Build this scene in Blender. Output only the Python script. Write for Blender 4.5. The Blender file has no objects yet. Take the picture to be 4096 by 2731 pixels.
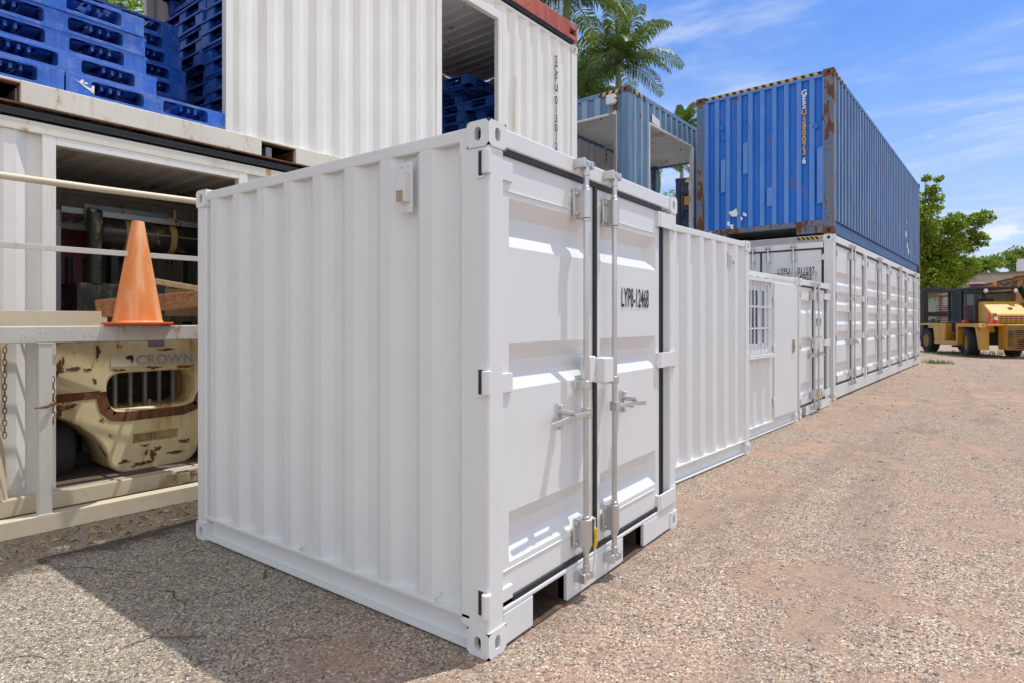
import bpy, bmesh, math, random
import numpy as np
from mathutils import Vector, Matrix
R = math.radians
C = bpy.context.scene.collection
SC = bpy.context.scene
random.seed(7)

# ------------------------------------------------------------------ camera
cam = bpy.data.cameras.new('camera'); co = bpy.data.objects.new('camera', cam); C.objects.link(co)
co.location = (0, 0, 1.418); co.rotation_euler = (R(90), 0, R(36.36))
cam.sensor_width = 36; cam.lens = 21.41; cam.shift_y = -0.0204
cam.clip_start = .05; cam.clip_end = 3000
SC.camera = co

# ------------------------------------------------------------------ light
SUN = Vector((.175, .334, 1)).normalized()
sl = bpy.data.lights.new('sun', 'SUN'); so = bpy.data.objects.new('sun', sl); C.objects.link(so)
sl.energy = 3.35; sl.angle = R(.53); sl.color = (1, .955, .88)
so.rotation_euler = SUN.to_track_quat('Z', 'Y').to_euler(); so.location = (0, 0, 30)
SC.view_settings.view_transform = 'Standard'; SC.view_settings.look = 'None'
SC.view_settings.gamma = 1; SC.view_settings.use_curve_mapping = False
SC.view_settings.exposure = 0.25


class NT:
    """small helper for node trees"""
    def __init__(s, nt): s.nt = nt; nt.nodes.clear()
    def n(s, t, **k):
        nd = s.nt.nodes.new(t)
        for a, b in k.items():
            if a.startswith('i_'):
                key = a[2:]
                key = int(key) if key.isdigit() else key.replace('_', ' ')
                s.set(nd.inputs[key], b)
            else: setattr(nd, a, b)
        return nd
    def set(s, sock, b):
        if hasattr(b, 'outputs'): b = b.outputs[0]
        if isinstance(b, bpy.types.NodeSocket): s.nt.links.new(b, sock)
        elif isinstance(b, (tuple, list)) and len(b) == 3 and sock.type == 'RGBA': sock.default_value = (*b, 1)
        else: sock.default_value = b
    def math(s, op, a, b=0.0, clamp=False):
        nd = s.n('ShaderNodeMath', operation=op, use_clamp=clamp); s.set(nd.inputs[0], a); s.set(nd.inputs[1], b); return nd.outputs[0]
    def mix(s, f, a, b):
        nd = s.n('ShaderNodeMix', data_type='RGBA'); s.set(nd.inputs['Factor'], f); s.set(nd.inputs[6], a); s.set(nd.inputs[7], b); return nd.outputs[2]
    def ramp(s, f, a, b):
        nd = s.n('ShaderNodeMapRange', interpolation_type='SMOOTHSTEP'); s.set(nd.inputs[0], f); nd.inputs[1].default_value = a; nd.inputs[2].default_value = b; return nd.outputs[0]
    def cramp(s, f, stops, interp='LINEAR'):
        nd = s.n('ShaderNodeValToRGB'); s.set(nd.inputs[0], f); cr = nd.color_ramp; cr.interpolation = interp
        while len(cr.elements) < len(stops): cr.elements.new(.5)
        for e, (p, c) in zip(cr.elements, stops): e.position = p; e.color = (*c, 1)
        return nd.outputs[0]
    def noise(s, vec, scale, detail=4, rough=.55, dist=0.0):
        nd = s.n('ShaderNodeTexNoise'); s.set(nd.inputs['Vector'], vec); nd.inputs['Scale'].default_value = scale
        nd.inputs['Detail'].default_value = detail; nd.inputs['Roughness'].default_value = rough; nd.inputs['Distortion'].default_value = dist
        return nd.outputs['Fac']
    def mapv(s, vec, scale=(1, 1, 1), loc=(0, 0, 0)):
        nd = s.n('ShaderNodeMapping'); s.set(nd.inputs[0], vec); nd.inputs['Scale'].default_value = scale; nd.inputs['Location'].default_value = loc; return nd.outputs[0]


w = bpy.data.worlds.new('World'); SC.world = w; w.use_nodes = True
t = NT(w.node_tree)
sky = t.n('ShaderNodeTexSky', sky_type='NISHITA', sun_disc=False, sun_elevation=math.asin(SUN.z), sun_rotation=math.atan2(SUN.x, SUN.y),
          altitude=0, air_density=1.25, dust_density=.35, ozone_density=3.2)
tc = t.n('ShaderNodeTexCoord')
sep = t.n('ShaderNodeSeparateXYZ'); t.set(sep.inputs[0], tc.outputs['Generated'])
zz = t.math('MAXIMUM', sep.outputs[2], .06)
cmb = t.n('ShaderNodeCombineXYZ'); t.set(cmb.inputs[0], t.math('DIVIDE', sep.outputs[0], t.math('ADD', zz, .12))); t.set(cmb.inputs[1], t.math('DIVIDE', sep.outputs[1], t.math('ADD', zz, .12)))
rot = t.n('ShaderNodeMapping'); t.set(rot.inputs[0], cmb); rot.inputs['Rotation'].default_value = (0, 0, R(38)); rot.inputs['Scale'].default_value = (.8, 1.9, 1)
c1 = t.noise(rot.outputs[0], 1.1, 7, .58, .5)
c2 = t.noise(rot.outputs[0], 5.0, 6, .6, .8)
cf = t.math('MULTIPLY', t.ramp(c1, .40, .66), t.math('ADD', t.math('MULTIPLY', t.ramp(c2, .3, .75), .6), .4))
puff = t.noise(t.mapv(tc.outputs['Generated'], (1, 1, 2.4), (.31, .17, .4)), 6.5, 7, .55)
low = t.math('MULTIPLY', t.ramp(puff, .60, .68), t.math('MULTIPLY', t.ramp(sep.outputs[2], .03, .10), t.math('SUBTRACT', 1.0, t.ramp(sep.outputs[2], .20, .32))))
hs = t.n('ShaderNodeHueSaturation'); hs.inputs['Saturation'].default_value = 1.28; t.set(hs.inputs['Color'], sky.outputs[0])
tint = t.n('ShaderNodeMix', data_type='RGBA', blend_type='MULTIPLY'); tint.inputs['Factor'].default_value = 1; t.set(tint.inputs[6], hs); tint.inputs[7].default_value = (.66, .68, .89, 1)
hz = t.math('SUBTRACT', 1.0, t.ramp(sep.outputs[2], -.02, .50))
skyc = t.mix(t.math('MULTIPLY', hz, .62), tint.outputs[2], (3.1, 3.75, 5.3))
skyc = t.mix(t.math('MULTIPLY', cf, .70), skyc, (4.3, 4.8, 5.7))
skyc = t.mix(t.math('MULTIPLY', low, .85), skyc, (5.0, 5.3, 5.8))
# a bank of bright cloud added behind the camera, unseen, as fill light
dv = t.n('ShaderNodeVectorMath', operation='DOT_PRODUCT'); t.set(dv.inputs[0], tc.outputs['Generated']); dv.inputs[1].default_value = (-.593, .805, 0)
back = t.ramp(t.math('MULTIPLY', dv.outputs['Value'], -1.0), -.25, .25)
fill_bank = t.math('MULTIPLY', t.math('MULTIPLY', back, t.ramp(t.noise(t.mapv(tc.outputs['Generated'], (1, 1, 1.6)), 2.2, 6, .55), .34, .55)), t.ramp(sep.outputs[2], -.02, .06))
skyc = t.mix(fill_bank, skyc, (6.0, 6.1, 6.3))
bg = t.n('ShaderNodeBackground'); t.set(bg.inputs[0], skyc); bg.inputs[1].default_value = .15
out = t.n('ShaderNodeOutputWorld'); t.set(out.inputs[0], bg)

# ------------------------------------------------------------------ materials
def mat(name):
    m = bpy.data.materials.new(name); m.use_nodes = True
    return m, NT(m.node_tree)

def finish(t, col, rough, metal=0.0, bump=None, bstr=.2, bdist=.01, spec=.5, extra=None):
    b = t.n('ShaderNodeBsdfPrincipled')
    t.set(b.inputs['Base Color'], col); t.set(b.inputs['Roughness'], rough); t.set(b.inputs['Metallic'], metal)
    b.inputs['Specular IOR Level'].default_value = spec
    if bump is not None:
        bp = t.n('ShaderNodeBump'); bp.inputs['Strength'].default_value = bstr; bp.inputs['Distance'].default_value = bdist
        t.set(bp.inputs['Height'], bump); t.set(b.inputs['Normal'], bp.outputs[0])
    o = t.n('ShaderNodeOutputMaterial'); t.set(o.inputs[0], b if extra is None else extra(t, b))
    return b

def coords(t):
    tc = t.n('ShaderNodeTexCoord'); oi = t.n('ShaderNodeObjectInfo')
    ad = t.n('ShaderNodeVectorMath', operation='ADD'); t.set(ad.inputs[0], tc.outputs['Object'])
    sc = t.n('ShaderNodeMath', operation='MULTIPLY'); t.set(sc.inputs[0], oi.outputs['Random']); sc.inputs[1].default_value = 9.0
    t.set(ad.inputs[1], sc.outputs[0]); return ad.outputs[0]

def paint(name, col, rough=.42, var=.08, streak=0.0, dirt=(.33, .25, .16), rust=0.0, rscale=5.0, rustcol=((.06, .022, .012), (.26, .1, .035)), bump=.12, fade=None, metal=0.0, spec=.5, grime=0.0, slo=.52):
    m, t = mat(name); v = coords(t)
    n1 = t.noise(v, 2.2, 5, .6)
    c = t.mix(t.ramp(n1, .3, .7), col, tuple(x * (1 - var) for x in col))
    fine = t.noise(v, 38, 3, .6)
    c = t.mix(t.math('MULTIPLY', t.ramp(fine, .5, .8), var), c, dirt)
    if fade:
        f = t.noise(t.mapv(v, (5, 5, .7)), 1.6, 5, .6)
        c = t.mix(t.math('MULTIPLY', t.ramp(f, .42, .68), fade[1]), c, fade[0])
    if streak:
        s_ = t.noise(t.mapv(v, (16, 16, .55)), 1.0, 5, .65)
        b_ = t.noise(v, 1.3, 3, .5)
        c = t.mix(t.math('MULTIPLY', t.math('MULTIPLY', t.ramp(s_, slo, slo + .24), t.ramp(b_, .4, .62)), streak), c, dirt)
    if grime:
        g_ = t.noise(v, 7.0, 8, .72)
        c = t.mix(t.math('MULTIPLY', t.ramp(g_, .5, .66), grime), c, dirt)
    ro = rough
    if rust:
        r1 = t.noise(t.mapv(v, (1, 1, .42)), rscale * 1.25, 9, .68); r2 = t.noise(t.mapv(v, (1, 1, .45)), rscale * .35, 5, .6)
        rm = t.ramp(t.math('ADD', r1, t.math('MULTIPLY', r2, .6)), 1.0 - rust * .5, 1.03 - rust * .5)
        halo = t.ramp(t.math('ADD', r1, t.math('MULTIPLY', r2, .6)), .93 - rust * .5, 1.03 - rust * .5)
        c = t.mix(t.math('MULTIPLY', halo, .35), c, (.42, .2, .06))
        c = t.mix(rm, c, t.mix(t.noise(v, 22, 4, .6), *rustcol))
        mr = t.n('ShaderNodeMapRange'); t.set(mr.inputs[0], rm); mr.inputs[3].default_value = rough; mr.inputs[4].default_value = .85
        ro = mr.outputs[0]
    finish(t, c, ro, metal, t.noise(v, 9, 4, .6) if bump else None, bump, .008, spec)
    return m

MT = {}
MT['white'] = paint('fresh white container paint', (.735, .75, .75), .38, .03, .05, (.5, .46, .4), bump=.10)
MT['white2'] = paint('used white container paint', (.73, .735, .735), .42, .05, .18, (.5, .44, .33), bump=.14)
MT['cream'] = paint('old white container paint', (.78, .77, .73), .45, .06, .42, (.50, .38, .19), bump=.18)
MT['creamrail'] = paint('stained rail paint', (.70, .67, .58), .5, .10, .55, (.46, .33, .15), rust=.14, rscale=6, rustcol=((.42, .26, .11), (.52, .36, .18)), bump=.2)
MT['inner'] = paint('dusty interior paint', (.76, .73, .68), .6, .12, .35, (.3, .24, .18), rust=.05, bump=.2)
MT['roofin'] = paint('dusty ceiling paint', (.76, .73, .68), .6, .12, .3, (.25, .2, .16), rust=.08, bump=.2)
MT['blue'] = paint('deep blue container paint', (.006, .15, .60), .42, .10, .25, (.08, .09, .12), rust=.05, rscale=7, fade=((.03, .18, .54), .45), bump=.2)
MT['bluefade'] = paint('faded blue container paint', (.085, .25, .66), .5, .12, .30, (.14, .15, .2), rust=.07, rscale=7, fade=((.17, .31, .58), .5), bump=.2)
MT['blueside'] = paint('blue side paint with slope shade', (.020, .092, .27), .45, .12, .40, (.03, .06, .12), rust=.04, rscale=6, fade=((.08, .18, .38), .5), bump=.2)  # deepened so the rib slopes carry their shade in the colour
MT['greyblue'] = paint('grey blue container paint', (.12, .235, .37), .48, .14, .35, (.14, .16, .2), rust=.08, rscale=5, fade=((.20, .30, .42), .6), bump=.2)
MT['greybluef'] = paint('bleached grey blue paint', (.26, .38, .51), .5, .14, .35, (.14, .18, .24), rust=.08, rscale=5, fade=((.32, .40, .48), .6), bump=.2)
MT['rustblue'] = paint('rusting blue post paint', (.09, .17, .30), .55, .15, .6, (.10, .055, .04), rust=.32, rscale=5, rustcol=((.06, .028, .018), (.19, .08, .045)), fade=((.20, .17, .15), .8), bump=.3)
MT['rust'] = paint('rusty steel', (.14, .06, .035), .85, .3, .3, (.06, .03, .02), rust=.5, bump=.5)
MT['blueflat_lit'] = paint('blue rib paint with sunlit tone', (.20, .30, .47), .45, .12, .40, (.06, .10, .18), rust=.04, rscale=6, fade=((.34, .42, .56), .5), bump=.2)  # paler than the slopes: sunlight on the outer flats put into colour
MT['plyfloor'] = paint('worn plywood floor', (.17, .13, .10), .7, .3, .4, (.07, .05, .04), bump=.2)
MT['tyre2'] = paint('dusty solid tyre', (.060, .060, .062), .75, .3, .4, (.14, .11, .08), bump=.4)
MT['pocket'] = paint('dark stained pocket steel', (.075, .050, .038), .8, .4, .5, (.16, .09, .05), rust=.2)
MT['clod'] = paint('dark soil clods', (.07, .05, .038), .95, .4)
MT['navy'] = paint('navy container paint', (.012, .025, .07), .45, .1, .2, (.06, .06, .07), rust=.05)
MT['red'] = paint('weathered red paint', (.42, .085, .05), .6, .18, .75, (.16, .07, .05), rust=.24, rscale=4, fade=((.55, .17, .10), .6), bump=.3)
MT['galv'] = paint('galvanised steel', (.66, .66, .65), .30, .16, .3, (.44, .40, .32), metal=.65, bump=.1)
MT['galvd'] = paint('dull steel', (.28, .29, .30), .45, .2, .3, (.2, .15, .1), rust=.12, metal=.5, bump=.2)
MT['rubber'] = paint('black rubber', (.018, .018, .02), .5, .3, .3, (.09, .085, .08), bump=.1)
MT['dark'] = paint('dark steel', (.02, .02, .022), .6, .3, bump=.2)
MT['blk'] = paint('black lettering', (.012, .012, .014), .5, .05, bump=0)
MT['wht'] = paint('white lettering', (.80, .80, .80), .5, .05, bump=0)
MT['orgtxt'] = paint('orange lettering', (.75, .33, .03), .5, .08, bump=0)
MT['ghost'] = paint('faded grey lettering', (.47, .455, .38), .6, .3, bump=0)
MT['scratch'] = paint('chalk scratches', (.72, .70, .64), .7, .2, bump=0)
MT['yel'] = paint('hazard yellow', (.70, .40, .04), .5, .12, .2, (.3, .2, .05), bump=0)
MT['ghostblue'] = paint('pale repaint patch', (.12, .27, .66), .5, .12, .2, (.1, .14, .3))
MT['plastic'] = paint('blue pallet plastic', (.010, .12, .60), .36, .25, .35, (.28, .40, .66), grime=.28, fade=((.12, .23, .58), .40), bump=.15)
MT['ramp'] = paint('cream ramp paint', (.64, .56, .41), .5, .10, .35, (.42, .29, .13), rust=.08, rscale=3.5, rustcol=((.40, .25, .1), (.50, .33, .14)), bump=.2)
MT['rampg'] = paint('worn grey ramp paint', (.61, .59, .53), .5, .12, .3, (.38, .28, .16), rust=.10, rscale=4, rustcol=((.36, .22, .1), (.45, .33, .2)), bump=.25)
MT['fork'] = paint('rusting cream forklift paint', (.80, .68, .41), .48, .10, 1.5, (.52, .27, .04), slo=.42, grime=.15, rust=.08, rscale=8, rustcol=((.045, .017, .010), (.13, .05, .022)), bump=.25)
MT['forkpl'] = paint('pale badge panel', (.64, .57, .43), .5, .08, .2, (.46, .3, .1), rust=.14)
MT['darkgreen'] = paint('scuffed dark green steel', (.035, .05, .045), .45, .4, .6, (.30, .25, .12), rust=.22, rscale=6, rustcol=((.22, .14, .04), (.42, .38, .3)), bump=.2)
MT['tank'] = paint('black gloss tank paint', (.022, .022, .026), .28, .3, .5, (.26, .19, .10), rust=.12, rscale=9, rustcol=((.3, .22, .12), (.42, .34, .22)), bump=.1)
MT['strap'] = paint('worn yellow strap', (.40, .27, .11), .5, .25, .5, (.2, .1, .05), rust=.2)
MT['redpanel'] = paint('dark red panel', (.16, .012, .018), .5, .2)
MT['pvc'] = paint('dusty grey sheet', (.30, .36, .40), .5, .2)
MT['cone'] = paint('faded orange plastic', (.84, .26, .06), .55, .15, .5, (.42, .16, .06), fade=((.86, .46, .23), .9), bump=.1)
MT['coneO'] = paint('orange cone plastic', (.65, .10, .02), .5, .1)
MT['coneR'] = paint('red cone plastic', (.62, .03, .02), .5, .1)
MT['yellow'] = paint('machine yellow paint', (.62, .33, .03), .42, .10, .35, (.3, .17, .04), rust=.04)
MT['tyre'] = paint('tyre rubber', (.022, .022, .024), .8, .4, .4, (.10, .09, .075), bump=.4)
MT['rim'] = paint('dirty wheel rim', (.42, .24, .05), .6, .3, .5, (.2, .12, .05))
MT['upvc'] = paint('white window plastic', (.68, .72, .86), .3, .03, bump=0)
MT['ropew'] = paint('white rope', (.75, .73, .68), .8, .1)
MT['ropey'] = paint('yellow tag', (.75, .48, .02), .5, .1)
MT['pink'] = paint('pink hose', (.46, .16, .16), .5, .1)
MT['brass'] = paint('tarnished fittings', (.50, .43, .28), .4, .2, metal=.3)
MT['amber'] = paint('amber beacon lens', (.85, .22, .02), .25, .05, bump=0)
MT['beige'] = paint('rendered shed wall', (.50, .45, .35), .8, .15, .4, (.3, .25, .18), bump=.3)
MT['tinroof'] = paint('weathered roof sheet', (.20, .19, .18), .6, .25, .4, (.1, .08, .06), rust=.1)
MT['rustwall'] = paint('rusted sheet wall', (.46, .25, .09), .7, .25, .8, (.22, .10, .04), rust=.25, rscale=2)
MT['greenwall'] = paint('algae stained wall', (.30, .34, .22), .8, .2, .7, (.18, .22, .12))
MT['bluewall'] = paint('old blue sheet', (.07, .14, .30), .6, .2, .4, (.12, .1, .1), rust=.2)
MT['greywall'] = paint('old grey sheet', (.42, .43, .42), .6, .2, .4, (.2, .18, .15), rust=.15)
MT['handlegrip'] = paint('door handle steel', (.52, .50, .46), .3, .15, metal=.7)

m, t = mat('window glass'); 
def ex(t, bs):
    tr = t.n('ShaderNodeBsdfTransparent'); tr.inputs[0].default_value = (.8, .85, .88, 1); ms = t.n('ShaderNodeMixShader'); ms.inputs[0].default_value = .86; t.set(ms.inputs[1], bs); t.set(ms.inputs[2], tr); return ms
finish(t, (.03, .035, .045), .06, extra=ex); MT['cabglass'] = m
m, t = mat('window glass'); finish(t, (.04, .055, .085), .05); MT['glass'] = m

# timber
m, t = mat('rough sawn timber'); v = coords(t)
g = t.noise(t.mapv(v, (14, 1.2, 22)), 2.0, 6, .65, .6)
finish(t, t.cramp(g, [(.25, (.10, .045, .018)), (.5, (.28, .135, .055)), (.75, (.40, .22, .10))]), .8, 0, g, .5, .006); MT['timber'] = m
m, t = mat('pale timber'); v = coords(t)
g = t.noise(t.mapv(v, (14, 1.2, 22)), 2.0, 6, .65, .6)
finish(t, t.cramp(g, [(.25, (.34, .22, .10)), (.6, (.55, .40, .22))]), .8, 0, g, .4, .006); MT['timberpale'] = m

# ground
m, t = mat('gravelly worn asphalt')
geo = t.n('ShaderNodeNewGeometry'); P = geo.outputs['Position']
warp = t.n('ShaderNodeVectorMath', operation='ADD')
nz = t.n('ShaderNodeTexNoise'); t.set(nz.inputs['Vector'], P); nz.inputs['Scale'].default_value = 45
wsc = t.n('ShaderNodeVectorMath', operation='SCALE'); t.set(wsc.inputs[0], nz.outputs['Color']); wsc.inputs['Scale'].default_value = .018
t.set(warp.inputs[0], P); t.set(warp.inputs[1], wsc.outputs[0])
def vor(scale, feature='F1'):
    nd = t.n('ShaderNodeTexVoronoi', feature=feature, voronoi_dimensions='2D'); t.set(nd.inputs['Vector'], warp.outputs[0]); nd.inputs['Scale'].default_value = scale; return nd
v1 = vor(112); e1 = vor(112, 'DISTANCE_TO_EDGE'); v2 = vor(240)
sx = t.n('ShaderNodeSeparateColor'); t.set(sx.inputs[0], v1.outputs['Color'])
sy = t.n('ShaderNodeSeparateColor'); t.set(sy.inputs[0], v2.outputs['Color'])
pos = t.n('ShaderNodeSeparateXYZ'); t.set(pos.inputs[0], P)
big = t.noise(P, .55, 6, .6, .4); mid = t.noise(P, 2.6, 6, .6)
side = t.ramp(t.math('ADD', pos.outputs[0], t.math('MULTIPLY', t.math('SUBTRACT', big, .5), 2.0)), -2.7, -1.5)   # grey seal by the ramp, red earth in the open yard
warmst = t.cramp(sx.outputs[0], [(0, (.60, .445, .32)), (.20, (.43, .305, .215)), (.38, (.35, .285, .235)), (.50, (.125, .112, .11)), (.62, (.72, .575, .435)), (.78, (.48, .285, .185)), (.87, (.57, .43, .32)), (.93, (.88, .78, .65))], 'CONSTANT')
greyst = t.cramp(sx.outputs[0], [(0, (.50, .43, .335)), (.20, (.38, .325, .25)), (.38, (.25, .23, .205)), (.54, (.11, .11, .115)), (.64, (.62, .55, .44)), (.80, (.40, .29, .20)), (.88, (.48, .42, .34)), (.93, (.80, .73, .61))], 'CONSTANT')
stone = t.mix(side, greyst, warmst)
sand_shade = t.mix(side, t.mix(sy.outputs[0], (.075, .068, .06), (.40, .34, .27)), t.mix(sy.outputs[0], (.17, .11, .078), (.58, .42, .315)))  # sand between stones, its darkest tones painting in the crevice shadows
gap = t.math('SUBTRACT', 1.0, t.ramp(t.math('ADD', e1.outputs['Distance'], t.math('MULTIPLY', t.math('SUBTRACT', sx.outputs[1], .5), .10)), .02, .10))
dust = t.math('MULTIPLY', t.ramp(t.math('ADD', big, t.math('MULTIPLY', t.math('SUBTRACT', mid, .5), .7)), .44, .66), side)
bury = t.math('MULTIPLY', t.ramp(t.math('ADD', dust, t.math('MULTIPLY', sx.outputs[2], .55)), .74, 1.05), .85)
col = t.mix(t.math('MAXIMUM', gap, bury), stone, sand_shade)
col = t.mix(t.math('MULTIPLY', dust, .34), col, (.46, .295, .20))
dk = t.noise(t.mapv(P, (1, .55, 1)), 1.3, 7, .65)
col = t.mix(t.math('MULTIPLY', t.ramp(dk, .54, .72), .40), col, (.15, .11, .085))
blot = t.noise(P, 5.5, 5, .65)
col = t.mix(t.math('MULTIPLY', t.ramp(blot, .50, .70), .30), col, (.17, .125, .10))
trk = t.noise(t.mapv(P, (1.5, .10, 1)), 1.0, 4, .6)
col = t.mix(t.math('MULTIPLY', t.math('MULTIPLY', t.ramp(trk, .50, .64), side), .28), col, (.25, .20, .165))
dk2 = t.noise(P, .16, 5, .6)
col = t.mix(t.math('MULTIPLY', t.ramp(dk2, .52, .70), .18), col, (.20, .17, .145))
soil_shade = t.math('MULTIPLY', t.math('MULTIPLY', t.ramp(t.math('ADD', pos.outputs[0], t.math('MULTIPLY', t.math('SUBTRACT', mid, .5), 1.2)), -4.12, -4.42), t.ramp(mid, .28, .42)), t.ramp(pos.outputs[1], 5.0, 3.5))  # dark soil, spread wider to paint in the shade beside the ramp
col = t.mix(t.math('MULTIPLY', soil_shade, .80), col, (.060, .047, .036))
h = t.math('MULTIPLY', t.math('SUBTRACT', 1.0, t.math('MAXIMUM', gap, bury)), t.math('ADD', .35, t.math('MULTIPLY', sx.outputs[1], .65)))
h = t.math('ADD', h, t.math('MULTIPLY', sy.outputs[1], .25))
wv = t.n('ShaderNodeVectorMath', operation='SCALE'); t.set(wv.inputs[0], t.n('ShaderNodeTexNoise', i_Vector=P, i_Scale=1.4, i_Detail=6).outputs['Color']); wv.inputs['Scale'].default_value = .9
wp = t.n('ShaderNodeVectorMath', operation='ADD'); t.set(wp.inputs[0], P); t.set(wp.inputs[1], wv.outputs[0])
ce = t.n('ShaderNodeTexVoronoi', feature='DISTANCE_TO_EDGE', voronoi_dimensions='2D'); t.set(ce.inputs['Vector'], wp.outputs[0]); ce.inputs['Scale'].default_value = 1.1
crack = t.math('MULTIPLY', t.math('SUBTRACT', 1.0, t.ramp(ce.outputs['Distance'], .002, .012)), t.math('MULTIPLY', t.ramp(mid, .46, .60), t.math('SUBTRACT', 1.0, side)))
col = t.mix(t.math('MULTIPLY', crack, .8), col, (.045, .038, .032))
h = t.math('SUBTRACT', h, crack)
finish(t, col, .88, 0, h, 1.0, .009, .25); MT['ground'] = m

# plants
def leafmat(name, a, b, trans=.35, rough=.5):
    m, t = mat(name); oi = t.n('ShaderNodeObjectInfo'); geo = t.n('ShaderNodeNewGeometry')
    n = t.noise(geo.outputs['Position'], 1.7, 4, .6)
    f = t.math('ADD', t.math('MULTIPLY', geo.outputs['Random Per Island'], .6), t.math('MULTIPLY', n, .5))
    c = t.mix(t.ramp(f, .2, .85), a, b)
    def ex(t, bs):
        tr = t.n('ShaderNodeBsdfTranslucent'); t.set(tr.inputs[0], t.mix(.5, c, (.25, .34, .03)))
        ms = t.n('ShaderNodeMixShader'); ms.inputs[0].default_value = trans; t.set(ms.inputs[1], bs); t.set(ms.inputs[2], tr); return ms
    finish(t, c, rough, spec=.4, extra=ex); return m
MT['palm'] = leafmat('palm leaflets', (.018, .055, .013), (.105, .18, .032), .34, .42)
MT['leaf'] = leafmat('bright tree leaves', (.07, .14, .010), (.36, .47, .035), .65)
MT['leaf2'] = leafmat('far tree leaves', (.035, .080, .016), (.24, .33, .035), .6)
MT['grass'] = leafmat('grass blades', (.06, .11, .02), (.17, .22, .05), .4)
MT['litter'] = leafmat('dry leaf litter', (.10, .055, .025), (.30, .19, .09), .1)
MT['bark'] = paint('tree bark', (.17, .13, .10), .9, .3, .5, (.08, .06, .05), bump=.6)
MT['palmbark'] = paint('palm trunk', (.33, .31, .27), .85, .2, .3, (.15, .13, .1), bump=.5)
MT['shaft'] = paint('palm crownshaft', (.16, .22, .06), .5, .2, .3, (.25, .2, .08))
MT['stones'] = leafmat('loose stones', (.07, .07, .075), (.36, .29, .23), 0, .85)
CLR = MT

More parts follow.
